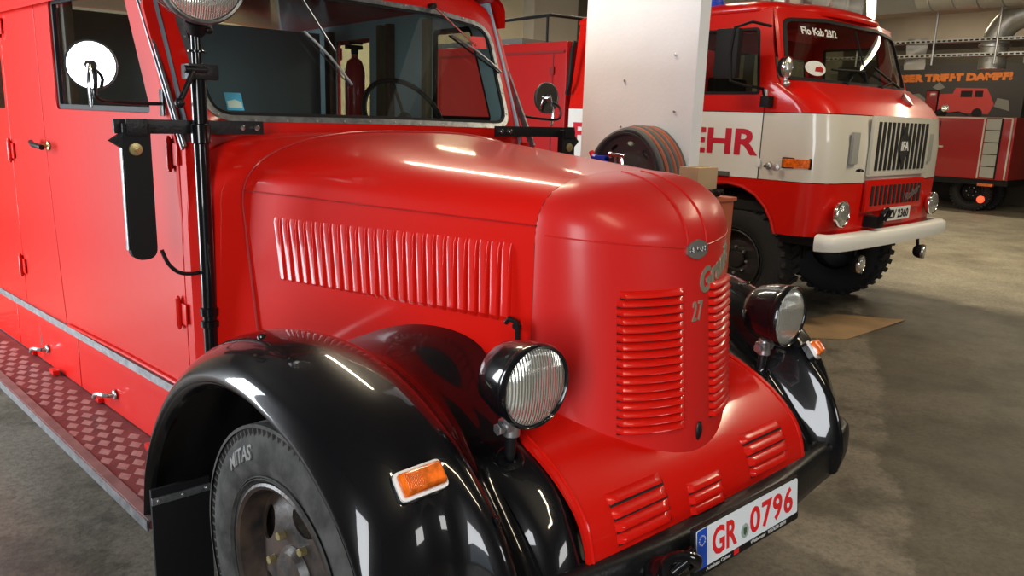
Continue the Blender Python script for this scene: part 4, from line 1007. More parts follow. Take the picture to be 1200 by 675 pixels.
# lower cab
rows = [plan(z, 3.70) for z in (1.285, 1.4, 1.6, 1.75, 1.835)]
MB().grid(rows).build('front_band', CREAM, U, autos=50)
rows = [plan(z, 3.70) for z in (1.842, 1.87, 1.90, 1.94, 1.98, 2.03, 2.07, 2.10)]
MB().grid(rows).build('upper_front', RED, U, autos=60)
rows = [plan(z, 3.50) for z in (.84, .86, .95, 1.1, 1.2, 1.278)]
lf = MB().grid(rows).build('lower_front', RED, U, autos=50)
def usmap(sx, off=0.0):
    def f(u, v, d): return Vector((XC + sx * (hwz(v) + off - d), u, v))
    return f
arch = [(3.49, .84), (3.53, .95), (3.60, 1.06), (3.70, 1.15), (3.83, 1.21), (3.98, 1.235), (4.12, 1.22), (4.28, 1.15), (4.40, 1.06), (4.48, .95), (4.52, .84)]
for sx in (-1, 1):
    MB().plate([(3.70, 1.285), (4.0, 1.285)] + [(4.05, 1.31), (4.15, 1.325), (5.98, 1.325), (5.98, 1.835), (3.70, 1.835)], [], usmap(sx, -.001), .02).build('side_band', WHITE, U)
    MB().plate([(3.48, .84)] + arch + [(5.9, .84), (5.9, 1.28), (3.48, 1.28)], [], usmap(sx, -.002), .02).build('lower_side', RED, U)
    mb = MB(); mb.tube([Vector((XC + sx * (HW + .004), a, b - .004)) for a, b in arch], .016, 8); mb.build('arch_lip', RED, U)
    w1 = rpoly([(3.75, 1.985), (4.44, 1.985), (4.44, 2.54), (3.86, 2.54)], .04); w2 = rpoly([(4.64, 1.985), (5.6, 1.985), (5.6, 2.54), (4.64, 2.54)], .04)
    MB().plate([(3.70, 1.842), (5.98, 1.842), (5.98, 2.69), (3.775, 2.69), (3.71, 2.4), (3.62, 2.14), (3.58, 2.08), (3.70, 2.08)], [w1, w2], usmap(sx, -.001), .02).build('upper_side', RED, U)
    MB().plate(w1, [], usmap(sx, -.01), .005).build('door_glass', GLSD, U); MB().plate(w2, [], usmap(sx, -.01), .005).build('side_glass', GLSD, U)
    mb = MB(); ring(mb, w1, .022, usmap(sx, .006), .02); ring(mb, w2, .022, usmap(sx, .006), .02); mb.build('window_rubber', BLKM, U)
    mb = MB(); X = XC + sx * (HW + .001)
    mb.rbox((min(X, X + sx * .003), 3.694, 1.28), (max(X, X + sx * .003), 3.702, 2.0), .001); mb.rbox((min(X, X + sx * .003), 4.55, 1.3), (max(X, X + sx * .003), 4.558, 2.55), .001); mb.build('door_seam', DARK, U)
    mb = MB()
    for z in (1.42, 1.99): mb.rbox((min(X, X + sx * .02), 3.675, z - .035), (max(X, X + sx * .02), 3.72, z + .035), .004)
    mb.build('door_hinge', WHITE, U)
    mb = MB(); mb.rbox((min(X - sx * .02, X + sx * .02), 3.98, 1.285), (max(X - sx * .02, X + sx * .02), 5.2, 1.325), .006); mb.build('step_edge', mat('step_grey', (.10, .10, .10), .5), U)
    mb = MB(); mb.lathe([(.035, 0), (.03, .02), (.015, .03), (.012, .07)], (X, 3.60, 1.40), (sx, 0, 0), 16); mb.lathe([(.0001, .05), (.03, .055), (.03, .075), (.0001, .08)], (X, 3.52, 1.395), (sx, -.3, 0), 14); mb.build('tank_cap', STEEL, U)
text('side_letters', 'FEUERWEHR', .285, lambda x, y, z: Vector((XC - HW - .003 - z, 4.81 - x, 1.585 + y)), LRED, U, .002, 1.12, bold=.008, fit=(2.18, .225))
# indicator on the corner
ind = MB().rbox((-.125, -.01, -.045), (.125, .02, .045), .008, Matrix.Translation((4.262, 3.36, 1.435)) @ Matrix.Rotation(radians(-82), 4, 'Z')).build('indicator', BLKM, U)
MB().rbox((-.112, -.025, -.036), (.112, .0, .036), .008, Matrix.Translation((4.258, 3.36, 1.435)) @ Matrix.Rotation(radians(-82), 4, 'Z')).build('amber_lens', AMB, ind)
# side reflectors in the front band
mb = MB()
for x in (4.62, 6.13): mb.rbox((x - .055, 3.045, 1.44), (x + .055, 3.075, 1.70), .012)
mb.build('air_flap', mat('flap_grey', (.30, .30, .28), .5), U)
# grille
def grille(z0, z1, x0, x1, n, m, name, dm=DARK):
    mb = MB(); mb.rbox((x0 - .10, 3.018, z0 - .05), (x1 + .10, 3.05, z1 + .05), .012); g = mb.build(name, m, U)
    mb = MB(); p = (x1 - x0) / n
    for i in range(n + 1): mb.rbox((x0 + i * p - p * .28, 3.010, z0), (x0 + i * p + p * .28, 3.024, z1), .006)
    mb.build('slot', dm, g); return g
g = grille(1.385, 1.79, 4.95, 5.92, 11, CREAM, 'upper_grille')
g2 = grille(1.085, 1.255, 4.95, 5.92, 11, RED, 'lower_grille')
mb = MB(); mb.plate([(5.33, 1.585), (5.44, 1.40), (5.55, 1.585), (5.44, 1.77)], [], lambda u, v, d: Vector((u, 3.008 - d, v)), .008); em = mb.build('diamond_emblem', mat('emblem_dark', (.03, .03, .03), .4), g)
text('emblem_letters', 'IFA', .11, lambda x, y, z: Vector((5.44 + x, 2.997 - z, 1.585 + y)), WHITE, em, .003, 1.0, bold=.003)
text('maker_script', 'Robur', .10, lambda x, y, z: Vector((5.74 + x * cos(.3) - y * sin(.3), 3.005 - z, 1.165 + x * sin(.3) + y * cos(.3))), STEEL, g2, .004, 1.2, shear=.3, bold=.002)
pU = MB().plate(rpoly([(5.20, .938), (5.735, .938), (5.735, 1.055), (5.20, 1.055)], .01), [], lambda u, v, d: Vector((u, 3.008 - d, v)), .010).build('number_plate', WHITE, U)
text('plate_letters', 'BZV 2360', .115, lambda x, y, z: Vector((5.467 + x, 2.995 - z, .996 + y)), BLKM, pU, .001, bold=.003, fit=(.46, .08))
mb = MB(); mb.rbox((4.93, 2.93, .90), (5.06, 3.06, 1.00), .02); mb.tube([(4.95, 2.93, .95), (4.93, 2.90, 1.03), (5.0, 2.89, 1.07), (5.07, 2.90, 1.04), (5.05, 2.93, .96)], .018, 8); mb.build('tow_jaw', BLKM, U)
# windshield
def ufm(off=0.0):
    def f(u, v, d):
        q = min(1, abs(u) / 1.2); return Vector((XC + u, yf(v) + .03 + .16 * q ** 3 + d - off, v))
    return f
wo = rpoly([(-1.165, 2.105), (-.5, 2.095), (.5, 2.095), (1.15, 2.105), (1.03, 2.615), (.5, 2.65), (-.5, 2.65), (-1.06, 2.615)], [.09, 0, 0, .09, .09, 0, 0, .09], 7)
MB().plate([(-1.20, 2.07), (-.6, 2.07), (0, 2.07), (.6, 2.07), (1.20, 2.07), (1.15, 2.35), (1.085, 2.69), (.6, 2.69), (0, 2.69), (-.6, 2.69), (-1.085, 2.69), (-1.15, 2.35)], [wo], ufm(), .03, 1).build('windshield_surround', RED, U)
mb = MB(); inn = ring(mb, wo, .032, ufm(.012), .02); mb.build('windshield_rubber', BLKM, U)
MB().plate(inn, [], ufm(-.004), .005, 1).build('windshield_glass', GLSD, U)
mb = MB(); f = ufm(.01); mb.tube([f(.02, 2.13, 0), f(0, 2.58, 0)], .008, 8); mb.build('windshield_divider', BLKM, U)
text('windshield_letters', 'Flo Kab 23/2', .085, lambda x, y, z: ufm(.006)(-.63 + x, 2.525 + y, -z), WHITE, U, .002, bold=.002, fit=(.50, .065))
mb = MB(); mb.plate([(-.80 + .13 * cos(2 * pi * i / 24), 2.215 + .062 * sin(2 * pi * i / 24)) for i in range(24)], [], ufm(.004), .002); st_ = mb.build('oval_sticker', WHITE, U)
mb = MB(); mb.plate([(-.82, 2.19), (-.72, 2.185), (-.70, 2.21), (-.73, 2.235), (-.80, 2.225)], [], ufm(.006), .001); mb.build('sticker_print', DRED, st_)
for a, b, c, d in (((-.42, 2.10), (-.30, 2.17), (-.62, 2.215), (-.05, 2.23)), ((.25, 2.10), (.55, 2.17), (.15, 2.28), (.72, 2.12))):
    f = ufm(.03); mb = MB(); mb.cyl(f(a[0], a[1], .03), f(a[0], a[1], -.01), .02, n=10); mb.tube([f(*a, 0), f(*b, 0)], .009, 8); mb.tube([f(*c, 0), f(*d, 0)], .010, 8); mb.build('wiper', BLKM, U)
# bonnet catch and lamp below the screen
mb = MB(); mb.lathe([(.0001, -.05), (.05, -.04), (.07, 0), (.07, .012), (.0001, .022)], (5.86, 3.20, 2.0), (.15, -.75, .65), 20); mb.build('front_catch', STEEL, U)
# roof
rows = []
for z, o_ in ((2.675, .012), (2.70, .022), (2.725, .012), (2.76, -.05), (2.79, -.18), (2.81, -.45), (2.82, -.8)):
    h_ = hwz(2.69) + o_; y0 = yf(2.69) - o_ * .7; r_ = .34; pl_ = [Vector((XC - h_, 5.98, z))]
    for i in range(10): a = pi / 2 * i / 9; pl_.append(Vector((XC - h_ + r_ - r_ * cos(a), y0 + .17 + r_ * .55 - r_ * .9 * sin(a) * .62, z)))
    for i in range(1, 14): u = -1 + 2 * i / 14; pl_.append(Vector((XC + u * (h_ - r_), y0 + .16 * abs(u) ** 3 * .8, z)))
    for i in range(9, -1, -1): a = pi / 2 * i / 9; pl_.append(Vector((XC + h_ - r_ + r_ * cos(a), y0 + .17 + r_ * .55 - r_ * .9 * sin(a) * .62, z)))
    pl_.append(Vector((XC + h_, 5.98, z))); rows.append(pl_)
mb = MB(); mb.grid(rows); k = len(mb.v) - len(rows[0]); mb.f.append(tuple(k + i for i in range(len(rows[0])))); mb.m.append(0); mb.sm.append(True); mb.build('roof', RED, U, autos=60)
# interior: rear wall with two openings, seats, wheel
mb = MB(); mb.plate([(-1.17, .9), (1.17, .9), (1.15, 2.6), (-1.15, 2.6)], [rpoly([(-1.05, 2.0), (-.62, 2.0), (-.62, 2.40), (-1.05, 2.40)], .05), rpoly([(-.50, 2.0), (1.05, 2.0), (1.05, 2.42), (-.50, 2.42)], .06)], lambda u, v, d: Vector((XC + u, 4.55 + d, v)), .03); mb.build('cab_partition', RED, U)
mb = MB(); mb.box((XC - 1.1, 3.4, 1.0), (XC + 1.1, 5.9, 1.08)); mb.rbox((XC - 1.1, 3.42, 1.85), (XC + 1.1, 3.75, 2.05), .05); mb.build('cab_floor', DARK, U)
mb = MB()
for x in (-.7, .7): mb.rbox((XC + x - .28, 3.95, 1.3), (XC + x + .28, 4.4, 1.65), .05); mb.rbox((XC + x - .26, 4.36, 1.6), (XC + x + .26, 4.46, 2.15), .04)
mb.build('seat', BLKM, U)
mb = MB(); mb.tube([(XC + .7 + .23 * cos(a), 3.78 + .08 * sin(a), 2.08 + .2 * sin(a)) for a in [2 * pi * i / 30 for i in range(30)]], .016, 8, closed=True); mb.cyl((XC + .7, 3.78, 2.08), (XC + .7, 3.60, 1.8), .03); mb.build('steering_wheel', BLKM, U)
MB().box((XC - 1.17, 5.94, .9), (XC + 1.17, 5.98, 1.95)).build('cab_rear_wall', RED, U)
# bumper
BU = cr([(4.235, 3.12, 0), (4.25, 3.05, 0), (4.29, 3.00, 0), (4.40, 2.965, 0), (4.8, 2.94, 0), (5.475, 2.93, 0), (6.10, 2.94, 0), (6.50, 2.965, 0), (6.60, 3.00, 0), (6.64, 3.06, 0), (6.65, 3.14, 0)], 50)
rows = []
for i, p in enumerate(BU):
    d = (BU[min(i + 1, 49)] - BU[max(i - 1, 0)]).normalized(); n = Vector((d.y, -d.x, 0))
    rows.append([Vector((p.x, p.y, 0)) + n * a + Vector((0, 0, z)) for a, z in ((-.09, .875), (-.02, .875), (.012, .855), (.02, .80), (.01, .745), (-.02, .735), (-.06, .735))])
MB().grid(rows, closed_u=True).build('bumper', WHITE, U, autos=50)
MB().box((4.35, 3.05, .76), (6.6, 3.5, .86)).build('bumper_shelf', BLKM, U)
for x in (4.47, 6.32): headlamp(U, (x, 3.035, 1.04), .105, (0, -1, 0), body=CHR, depth=.05, rimm=CHR)
headlamp(U, (4.80, 2.98, .60), .075, (.1, -1, 0), body=BLKM, depth=.08, name='fog_lamp', rimm=CHR); headlamp(U, (6.05, 2.96, .60), .065, (.2, -1, 0), body=BLKM, depth=.08, name='fog_lamp', rimm=CHR)
mb = MB(); mb.cyl((4.80, 3.02, .62), (4.80, 3.05, .80), .015); mb.cyl((6.05, 3.0, .62), (6.05, 3.03, .80), .015); mb.build('lamp_stalk', BLKM, U)
headlamp(U, (4.225, 3.52, 2.20), .085, (.1, -1, 0), body=BLKM, depth=.06, name='work_lamp', rimm=CHR)
mb = MB(); mb.cyl((4.235, 3.52, 2.06), (4.235, 3.52, 2.17), .018); mb.ball((4.235, 3.51, 2.07), .03, 8); mb.build('lamp_stalk', STEEL, U)
# mirror
mi = MB().rbox((3.93, 3.80, 2.10), (4.0, 4.02, 2.50), .025).build('door_mirror', BLKM, U)
MB().rbox((3.935, 3.82, 2.13), (3.99, 4.0, 2.47), .01).build('mirror_glass', mat('dark_mirror', (.03, .04, .04), .25, .2), mi)
mb = MB(); mb.tube([(4.24, 3.70, 2.53), (4.05, 3.76, 2.55), (3.93, 3.84, 2.50), (3.925, 3.86, 2.3), (3.93, 3.84, 2.08), (4.0, 3.76, 2.05), (4.20, 3.70, 2.03), (4.22, 3.69, 1.94)], .012, 8); mb.rbox((4.17, 3.62, 1.88), (4.26, 3.70, 1.97), .01); mb.build('mirror_arm', BLKM, mi)
# horns, beacon and rack on the roof
for x in (5.42, 5.80, 6.10):
    mb = MB(); mb.lathe([(.0001, .26), (.05, .24), (.055, .12), (.075, .04), (.125, -.04), (.15, -.06), (.14, -.055), (.07, .02), (.03, .05), (.0001, .06)], (x, 3.98, 2.92), (.1, 1, 0), 28); mb.rbox((x - .03, 4.02, 2.76), (x + .03, 4.12, 2.88), .008); mb.build('loudspeaker_horn', mat('horn_grey', (.30, .30, .28), .45), U)
mb = MB(); mb.rbox((5.0, 4.05, 2.79), (5.35, 4.3, 2.92), .03); mb.build('signal_box', CREAM, U)
mb = MB(); mb.tube([(4.55, 3.9, 2.76), (4.6, 3.98, 2.86), (4.95, 4.0, 2.86), (5.0, 4.0, 2.77)], .02, 8); mb.build('roof_rail', STEEL, U)
mb = MB(); mb.lathe([(.10, 0), (.10, .04), (.085, .05), (.085, .16), (.06, .2), (.0001, .21)], (4.50, 4.45, 2.74), (0, 0, 1), 24); mb.build('blue_beacon', BLUEP, U)
# rear body
mb = MB(); mb.rbox((XC - HW - .02, 6.02, 1.00), (XC + HW + .02, 9.3, 2.52), .03); bdy = mb.build('equipment_body', DRED, U)
mb = MB(); X = XC - HW - .022
for a, b_ in ((6.22, 1.02), (7.2, 1.02), (8.2, 1.02)): mb.box((X - .004, a - .008, 1.05), (X, a + .008, 2.40))
mb.box((X - .012, 6.05, 2.40), (X, 9.3, 2.425)); mb.box((X - .02, 6.19, 2.18), (X, 6.25, 2.26)); mb.build('locker_seam', mat('seam_red', (.18, .004, .004), .5), bdy)
mb = MB(); mb.tube([(XC - HW - .03, 5.90, 2.50), (XC - HW - .07, 5.90, 2.42), (XC - HW - .07, 5.92, 2.10), (XC - HW - .05, 5.97, 1.98)], .022, 8); mb.build('grab_handle', BLKM, U)
mb = MB()
zR = 2.80
pts = [(XC - HW + .05, 9.0, zR - .05), (XC - HW + .05, 6.35, zR), (XC + HW - .3, 6.1, zR)]
mb.tube(pts, .018, 8); 
for y in (6.4, 7.4, 8.6): mb.cyl((XC - HW + .05, y, 2.5), (XC - HW + .05, y, zR), .014, n=8)
mb.build('roof_railing', BLKM, U)
mb = MB(); mb.rbox((XC - HW + .15, 6.9, 2.52), (XC + .2, 9.0, 2.60), .01); mb.build('roof_box', mat('roof_box_grey', (.10, .10, .09), .6), U)
for (x, y) in ((4.50, 3.96), (6.30, 3.90)):
    wheel(U, (x, y, .525), (-1 if x < 5 else 1, 0, 0), .52, .27, .29, tread='block', rub=RUBB, rim=mat('black_rim', (.012, .012, .012), .5), nl=8, holes=0)
for x in (4.55, 6.4): wheel(U, (x, 7.7, .525), (-1 if x < 5 else 1, 0, 0), .52, .27, .29, tread='block', rub=RUBB, rim=BLKM, nl=8, holes=0)
mb = MB(); mb.cyl((4.6, 3.95, .55), (6.2, 3.95, .55), .06); mb.ball((5.2, 3.9, .58), .17, 10); mb.box((4.75, 3.2, .70), (4.87, 9.0, .90)); mb.box((6.0, 3.2, .70), (6.12, 9.0, .90))
mb.box((4.95, 3.9, .75), (5.9, 5.2, 1.1)); mb.cyl((4.9, 3.55, .55), (4.9, 3.55, .9), .02); mb.rbox((4.62, 3.55, .5), (4.82, 3.75, .68), .02); mb.box((4.6, 4.9, .5), (6.3, 6.0, .95)); mb.build('chassis', BLKM, U)

# ================================================================== THE FAR VEHICLE
V = thing('fire_truck', 'boxy dark red fire equipment vehicle seen from the side at the far right', 'fire vehicle', (18.2, 7.6, 0))
b = MB().rbox((17.0, 5.55, .72), (19.2, 9.6, 2.02), .03).build('equipment_body', DRED, V)
mb = MB()
for y in (7.02, 8.2): mb.box((16.994, y - .008, .8), (17.0, y + .008, 1.92))
mb.build('door_seam', DARK, b)
mb = MB()
for y in (6.14, 5.62): mb.box((16.985, y - .015, .74), (17.0, y + .015, 2.0))
mb.box((16.985, 5.62, 1.985), (17.0, 9.6, 2.01)); mb.build('cream_stripe', CREAM, b)
mb = MB(); mb.rbox((16.99, 5.82, .76), (17.0, 6.10, 1.99), .003); sp_ = mb.build('step_panel', mat('step_panel_grey', (.40, .40, .36), .5), b)
mb = MB()
for i in range(5): mb.box((16.98, 5.81, .99 + i * .25), (16.992, 6.11, 1.005 + i * .25))
mb.box((16.98, 5.79, .74), (16.995, 5.82, 2.0)); mb.build('step_gap', BLKM, sp_)
mb = MB(); mb.rbox((16.97, 6.90, 1.35), (17.0, 7.10, 1.39), .006); mb.build('door_handle', CREAM, b)
mb = MB(); mb.box((17.05, 5.55, .60), (19.2, 9.6, .73)); mb.build('chassis_rail', BLKM, V)
mb = MB(); mb.cyl((17.05, 8.2, .45), (17.05, 8.2, .60), .12) ; mb.lathe([(.0001, 0), (.12, 0), (.12, .25), (.0001, .26)], (17.0, 7.75, .48), (1, 0, 0), 20); mb.build('air_tank', mat('tank_grey', (.12, .12, .11), .5), V)
wheel(V, (17.5, 6.35, .42), (-1, 0, 0), .42, .22, .24, tread='none_', rub=RUBB, rim=BLKM, holes=0); wheel(V, (17.9, 6.25, .42), (-1, 0, 0), .42, .22, .24, tread='n', rub=RUBB, rim=BLKM, holes=0); wheel(V, (17.5, 9.0, .42), (-1, 0, 0), .42, .22, .24, tread='n', rub=RUBB, rim=BLKM, holes=0)
MB().rbox((16.95, 5.80, .58), (17.05, 6.10, .64), .01).build('amber_marker', AMB, V)
tl = MB().lathe([(.0001, .01), (.06, .008), (.075, 0), (.075, -.03)], (16.93, 5.98, .30), (-1, -.2, 0), 20).build('tail_light', TAIL, V, label='lit red tail light')
MB().cyl((16.97, 5.98, .32), (16.97, 5.98, .60), .02).build('light_stalk', BLKM, V)
mb = MB(); mb.rbox((17.0, 7.15, 2.08), (17.06, 7.42, 2.58), .03); m_ = mb.build('mirror', BLKM, V); mb = MB(); mb.rbox((16.985, 7.17, 2.11), (17.0, 7.40, 2.55), .01); mb.build('mirror_back', DRED, m_)
mb = MB(); mb.cyl((17.03, 7.28, 2.0), (17.03, 7.28, 2.1), .02); mb.tube([(17.03, 7.28, 2.03), (17.03, 6.7, 2.12), (17.03, 6.5, 2.04)], .015, 8); mb.build('mirror_arm', BLKM, m_)
headlamp(V, (17.0, 6.98, 2.19), .075, (-1, -.4, 0), body=CHR, depth=.08, name='work_lamp', rimm=CHR); MB().cyl((17.04, 6.98, 2.0), (17.04, 6.98, 2.14), .015).build('lamp_stalk', BLKM, V)

# ================================================================== FAR BAY: banner, trays, ducts
BNX = 19.6
bn = thing('banner', 'black banner with orange block lettering and a painted red truck at the far right', 'banner', (BNX, 8.4, 1.8))
MB().rbox((BNX, 6.25, 1.9), (BNX + .03, 10.8, 3.30), .005).build('cloth', BANN, bn)
text('banner_letters', 'WASSER TRIFFT DAMPF!', .225, lambda x, y, z: Vector((BNX - .003 - z, 8.12 - x, 2.985 + y + x * .015)), TEXO, bn, .004, bold=.018, fit=(3.15, .19))
def bp(u, v, d, o=0): return Vector((BNX - .004 - d - o, u, v))
mb = MB(); mb.plate([(8.0, 2.16), (6.95, 2.12), (6.85, 2.35), (6.95, 2.55), (7.05, 2.72), (7.75, 2.74), (7.8, 2.6), (8.3, 2.58), (8.35, 2.3)], [], bp, .003); bt = mb.build('painted_truck', mat('painted_truck_red', (.40, .035, .03), .6), bn)
mb = MB(); mb.plate([(7.12, 2.52), (7.30, 2.52), (7.30, 2.67), (7.12, 2.67)], [], lambda u, v, d: bp(u, v, d, .004), .002); mb.plate([(7.36, 2.52), (7.62, 2.52), (7.62, 2.67), (7.36, 2.67)], [], lambda u, v, d: bp(u, v, d, .004), .002)
for y in (7.2, 8.0): mb.plate([(y + .12 * cos(i * pi / 8), 2.14 + .12 * sin(i * pi / 8)) for i in range(16)], [], lambda u, v, d: bp(u, v, d, .004), .002)
mb.build('truck_details', DARK, bt)
mb = MB(); mb.plate([(8.5, 2.2), (8.4, 2.45), (8.6, 2.6), (9.0, 2.55), (9.6, 2.7), (9.9, 2.65), (10.0, 2.3), (9.4, 2.15)], [], bp, .003); mb.plate([(8.0, 2.75), (8.15, 2.88), (8.3, 2.75), (8.15, 2.68)], [], bp, .003); mb.plate([(6.5, 2.2), (6.85, 2.3), (6.8, 2.5), (6.55, 2.45)], [], bp, .003); mb.build('painted_steam', mat('steam_grey', (.16, .17, .15), .7), bn)
for z, x, lab in ((3.37, 14.9, 'lower of the two perforated cable trays below the beam, in front of the silver sheet'), (3.66, 15.1, 'upper of the two perforated cable trays below the beam at the far right')):
    t = thing('cable_tray', lab, 'cable tray', (x, 7, z)); z_ = z - .28
    mb = MB(); mb.box((x, 3.2, z_), (x + .012, 9.8, z_ + .07)); mb.box((x, 3.2, z_), (x + .14, 9.8, z_ + .01)); tr = mb.build('tray', SILV, t)
    mb = MB()
    for i in range(66): mb.box((x - .002, 3.3 + i * .098, z_ + .020), (x, 3.36 + i * .098, z_ + .050))
    mb.build('perforation', DARK, tr)
for y, lab in ((8.05, 'thin hanging rod just right of the lit tube lamp'), (6.55, 'thin hanging rod in front of the beams, left of the two by the ducts'), (5.45, 'thin hanging rod in front of the round duct'), (4.95, 'rightmost thin hanging rod at the far right')):
    tag(MB().cyl((14.85, y, 2.95), (14.85, y, ZC), .022, n=8).build('hanging_rod', STEEL), lab, 'rod')
d1 = thing('air_duct', 'wide round metal duct hanging at the top right corner', 'duct', (14.4, 5.5, 4.3))
MB().lathe([(.0001, 0), (.42, .01), (.46, .03), (.46, 1.9), (.44, 1.92), (.0001, 1.93)], (14.3, 4.75, 4.34), (0, 1, 0), 36).build('duct_drum', SILV, d1)
mb = MB()
for y in (5.2, 5.6, 6.0, 6.4): mb.lathe([(.462, 0), (.475, .01), (.475, .03), (.462, .04)], (14.3, y, 4.34), (0, 1, 0), 36)
mb.build('duct_seam', STEEL, d1)
d2 = thing('air_duct', 'curved smaller metal duct bending down behind the hanging rods', 'duct', (15.6, 5.2, 3.5))
MB().tube(crp([(15.6, 4.2, 3.95), (15.6, 4.8, 3.95), (15.6, 5.4, 3.85), (15.6, 5.7, 3.5), (15.6, 5.72, 2.9)], 26), .24, 20).build('duct_pipe', SILV, d2)
mb = MB(); mb.lathe([(.25, 0), (.28, .01), (.28, .05), (.25, .06)], (15.6, 5.72, 3.3), (0, 0, 1), 28); mb.lathe([(.25, 0), (.28, .01), (.28, .05), (.25, .06)], (15.6, 5.72, 3.12), (0, 0, 1), 28); mb.build('duct_clamp', STEEL, d2)
mb = MB(); rows = [[Vector((15.3 + .03 * sin(i * 1.7 + j * .8), 6.85 + j * .1, 2.90 + i * .1)) for j in range(5)] for i in range(7)]
mb.grid(rows, smooth=False); mb.grid([[p + Vector((.01, 0, 0)) for p in r] for r in rows], smooth=False)
tag(mb.build('silver_sheet', SILV), 'crumpled silver sheet hanging behind the cable trays', 'sheet')
t = thing('storage_rack', 'dark shelf rack with grey bundles in front of the banner beside the second engine', 'rack', (18.6, 10.9, 0))
mb = MB()
for y in (9.75, 12.0):
    for x in (18.3, 19.0): mb.box((x, y, 0), (x + .05, y + .05, 2.5))
for z in (.5, 1.3, 2.1): mb.box((18.3, 9.75, z), (19.05, 12.05, z + .04))
mb.build('frame', BLKM, t); mb = MB()
for y, h in ((9.95, .4), (10.5, .5), (11.2, .35)): mb.ball((18.6, y, 2.14 + h * .45), h * .5, 8)
mb.build('bundle', mat('bundle_grey', (.16, .16, .14), .8), t)

# ================================================================== THINGS BETWEEN THE ENGINES
cb = thing('tool_cabinet', 'orange metal tool cabinet between the two engines under the cardboard box', 'cabinet', (1.74, 2.6, 0))
MB().rbox((1.57, 2.40, .06), (1.875, 2.74, 1.335), .006).build('body', ORG, cb)
mb = MB(); mb.rbox((1.56, 2.39, 1.335), (1.89, 2.75, 1.355), .004); mb.build('top', ORG, cb)
mb = MB()
for i in range(4): mb.rbox((1.562, 2.42, .15 + i * .29), (1.572, 2.72, .41 + i * .29), .004)
dr = mb.build('drawer_front', ORG, cb); mb = MB()
for i in range(4): mb.rbox((1.545, 2.48, .35 + i * .29), (1.565, 2.64, .37 + i * .29), .003)
mb.build('drawer_handle', STEEL, dr)
mb = MB(); mb.cyl((1.61, 2.44, 0), (1.61, 2.44, .06), .03); mb.cyl((1.83, 2.44, 0), (1.83, 2.44, .06), .03); mb.cyl((1.60, 2.70, 0), (1.60, 2.70, .06), .03); mb.cyl((1.83, 2.70, 0), (1.83, 2.70, .06), .03); mb.build('foot', BLKM, cb)
bx = thing('cardboard_box', 'small brown cardboard box on the black tools atop the orange cabinet', 'box', (1.74, 2.46, 1.39))
mb = MB(); mb.rbox((1.60, 2.45, 1.395), (1.775, 2.57, 1.512), .003); mb.build('carton', CARD, bx); mb = MB(); mb.box((1.599, 2.50, 1.42), (1.6, 2.55, 1.425)); mb.box((1.599, 2.51, 1.435), (1.6, 2.55, 1.44)); mb.box((1.6, 2.505, 1.512), (1.775, 2.515, 1.513)); mb.build('box_print', WOOD, bx)
mb = MB(); mb.rbox((1.58, 2.44, 1.356), (1.80, 2.66, 1.394), .01)
for i in range(3): mb.tube([(1.60 + .06 * i, 2.47 - .01 * i, 1.372), (1.68 + .06 * i, 2.43, 1.390), (1.76 + .03 * i, 2.44, 1.37)], .012, 8)
tag(mb.build('tool_bundle', BLKM), 'flat bundle of black tools and hoses on the orange cabinet under the cardboard box', 'tools')
wb = thing('workbench', 'dark workbench behind the hood carrying the coiled hose reel', 'workbench', (1.7, 3.2, 0))
MB().rbox((1.52, 2.80, 1.06), (1.98, 3.62, 1.10), .004).build('bench_top', WOOD, wb)
for x in (1.55, 1.91):
    for y in (2.83, 3.55): MB().rbox((x, y, 0), (x + .05, y + .05, 1.06), .003).build('leg', BLKM, wb)
# steel rim with coiled hoses
hr = thing('hose_reel', 'black steel rim wound with orange and grey hoses leaning before the white pier', 'hose reel', (1.82, 3.18, 1.10))
hc = Vector((1.80, 3.075, 1.425)); R0 = .265; tl_ = radians(-8)
def hring(r, x, tr, m, wob=0.0):
    pts = [hc + Vector((x + .012 * sin(3 * a + r * 40), (r + wob * sin(2 * a + x * 30)) * cos(a), (r + wob * cos(3 * a)) * sin(a))) for a in [2 * pi * i / 60 for i in range(60)]]
    return MB().tube(pts, tr, 8, closed=True)
for i, (r, x, tr, m) in enumerate(((.262, -.03, .017, HOSG), (.270, .003, .012, HOSR), (.272, .03, .017, HOSG), (.276, .06, .011, HOSR), (.274, .085, .015, HOSG), (.272, .112, .011, HOSR), (.276, .138, .012, HOSR), (.272, .165, .015, HOSG))):
    hring(r, x, tr, m, .004).build('hose_coil', m, hr, label=('orange hose coil' if m is HOSR else 'grey hose coil'))
mb = MB(); mb.lathe([(.228, -.028), (.236, -.058), (.246, -.060), (.25, -.03), (.235, .0), (.225, .05), (.235, .13), (.25, .15)], hc, (1, 0, 0), 56); RD = mat('rim_dark_grey', (.045, .045, .045), .4, spec=.5); rm = mb.build('rim', RD, hr)
ol = [(.235 * cos(2 * pi * i / 48), .235 * sin(2 * pi * i / 48)) for i in range(48)]; hs = []
for k in range(9):
    a = 2 * pi * k / 9 + .3; q = [(.030 * cos(b_), .013 * sin(b_)) for b_ in [2 * pi * j / 12 for j in range(12)]]
    hs.append([(.185 * cos(a) + u_ * -sin(a) + v_ * cos(a), .185 * sin(a) + u_ * cos(a) + v_ * sin(a)) for u_, v_ in q])
mb = MB(); mb.plate(ol, hs, lambda u, v, d: hc + Vector((-.030 - .02 * (1 - min(1, hypot(u, v) / .2)) + d, u, v)), .006, 1); mb.sm = [True] * len(mb.sm); mb.build('disc', RD, rm, autos=40)
mb = MB(); mb.lathe([(.065, 0), (.06, .02), (.03, .03), (.0001, .032)], hc + Vector((-.045, 0, 0)), (-1, 0, 0), 28); mb.build('hub', mat('hub_dark', (.04, .04, .045), .3, .5), rm)
mb = MB()
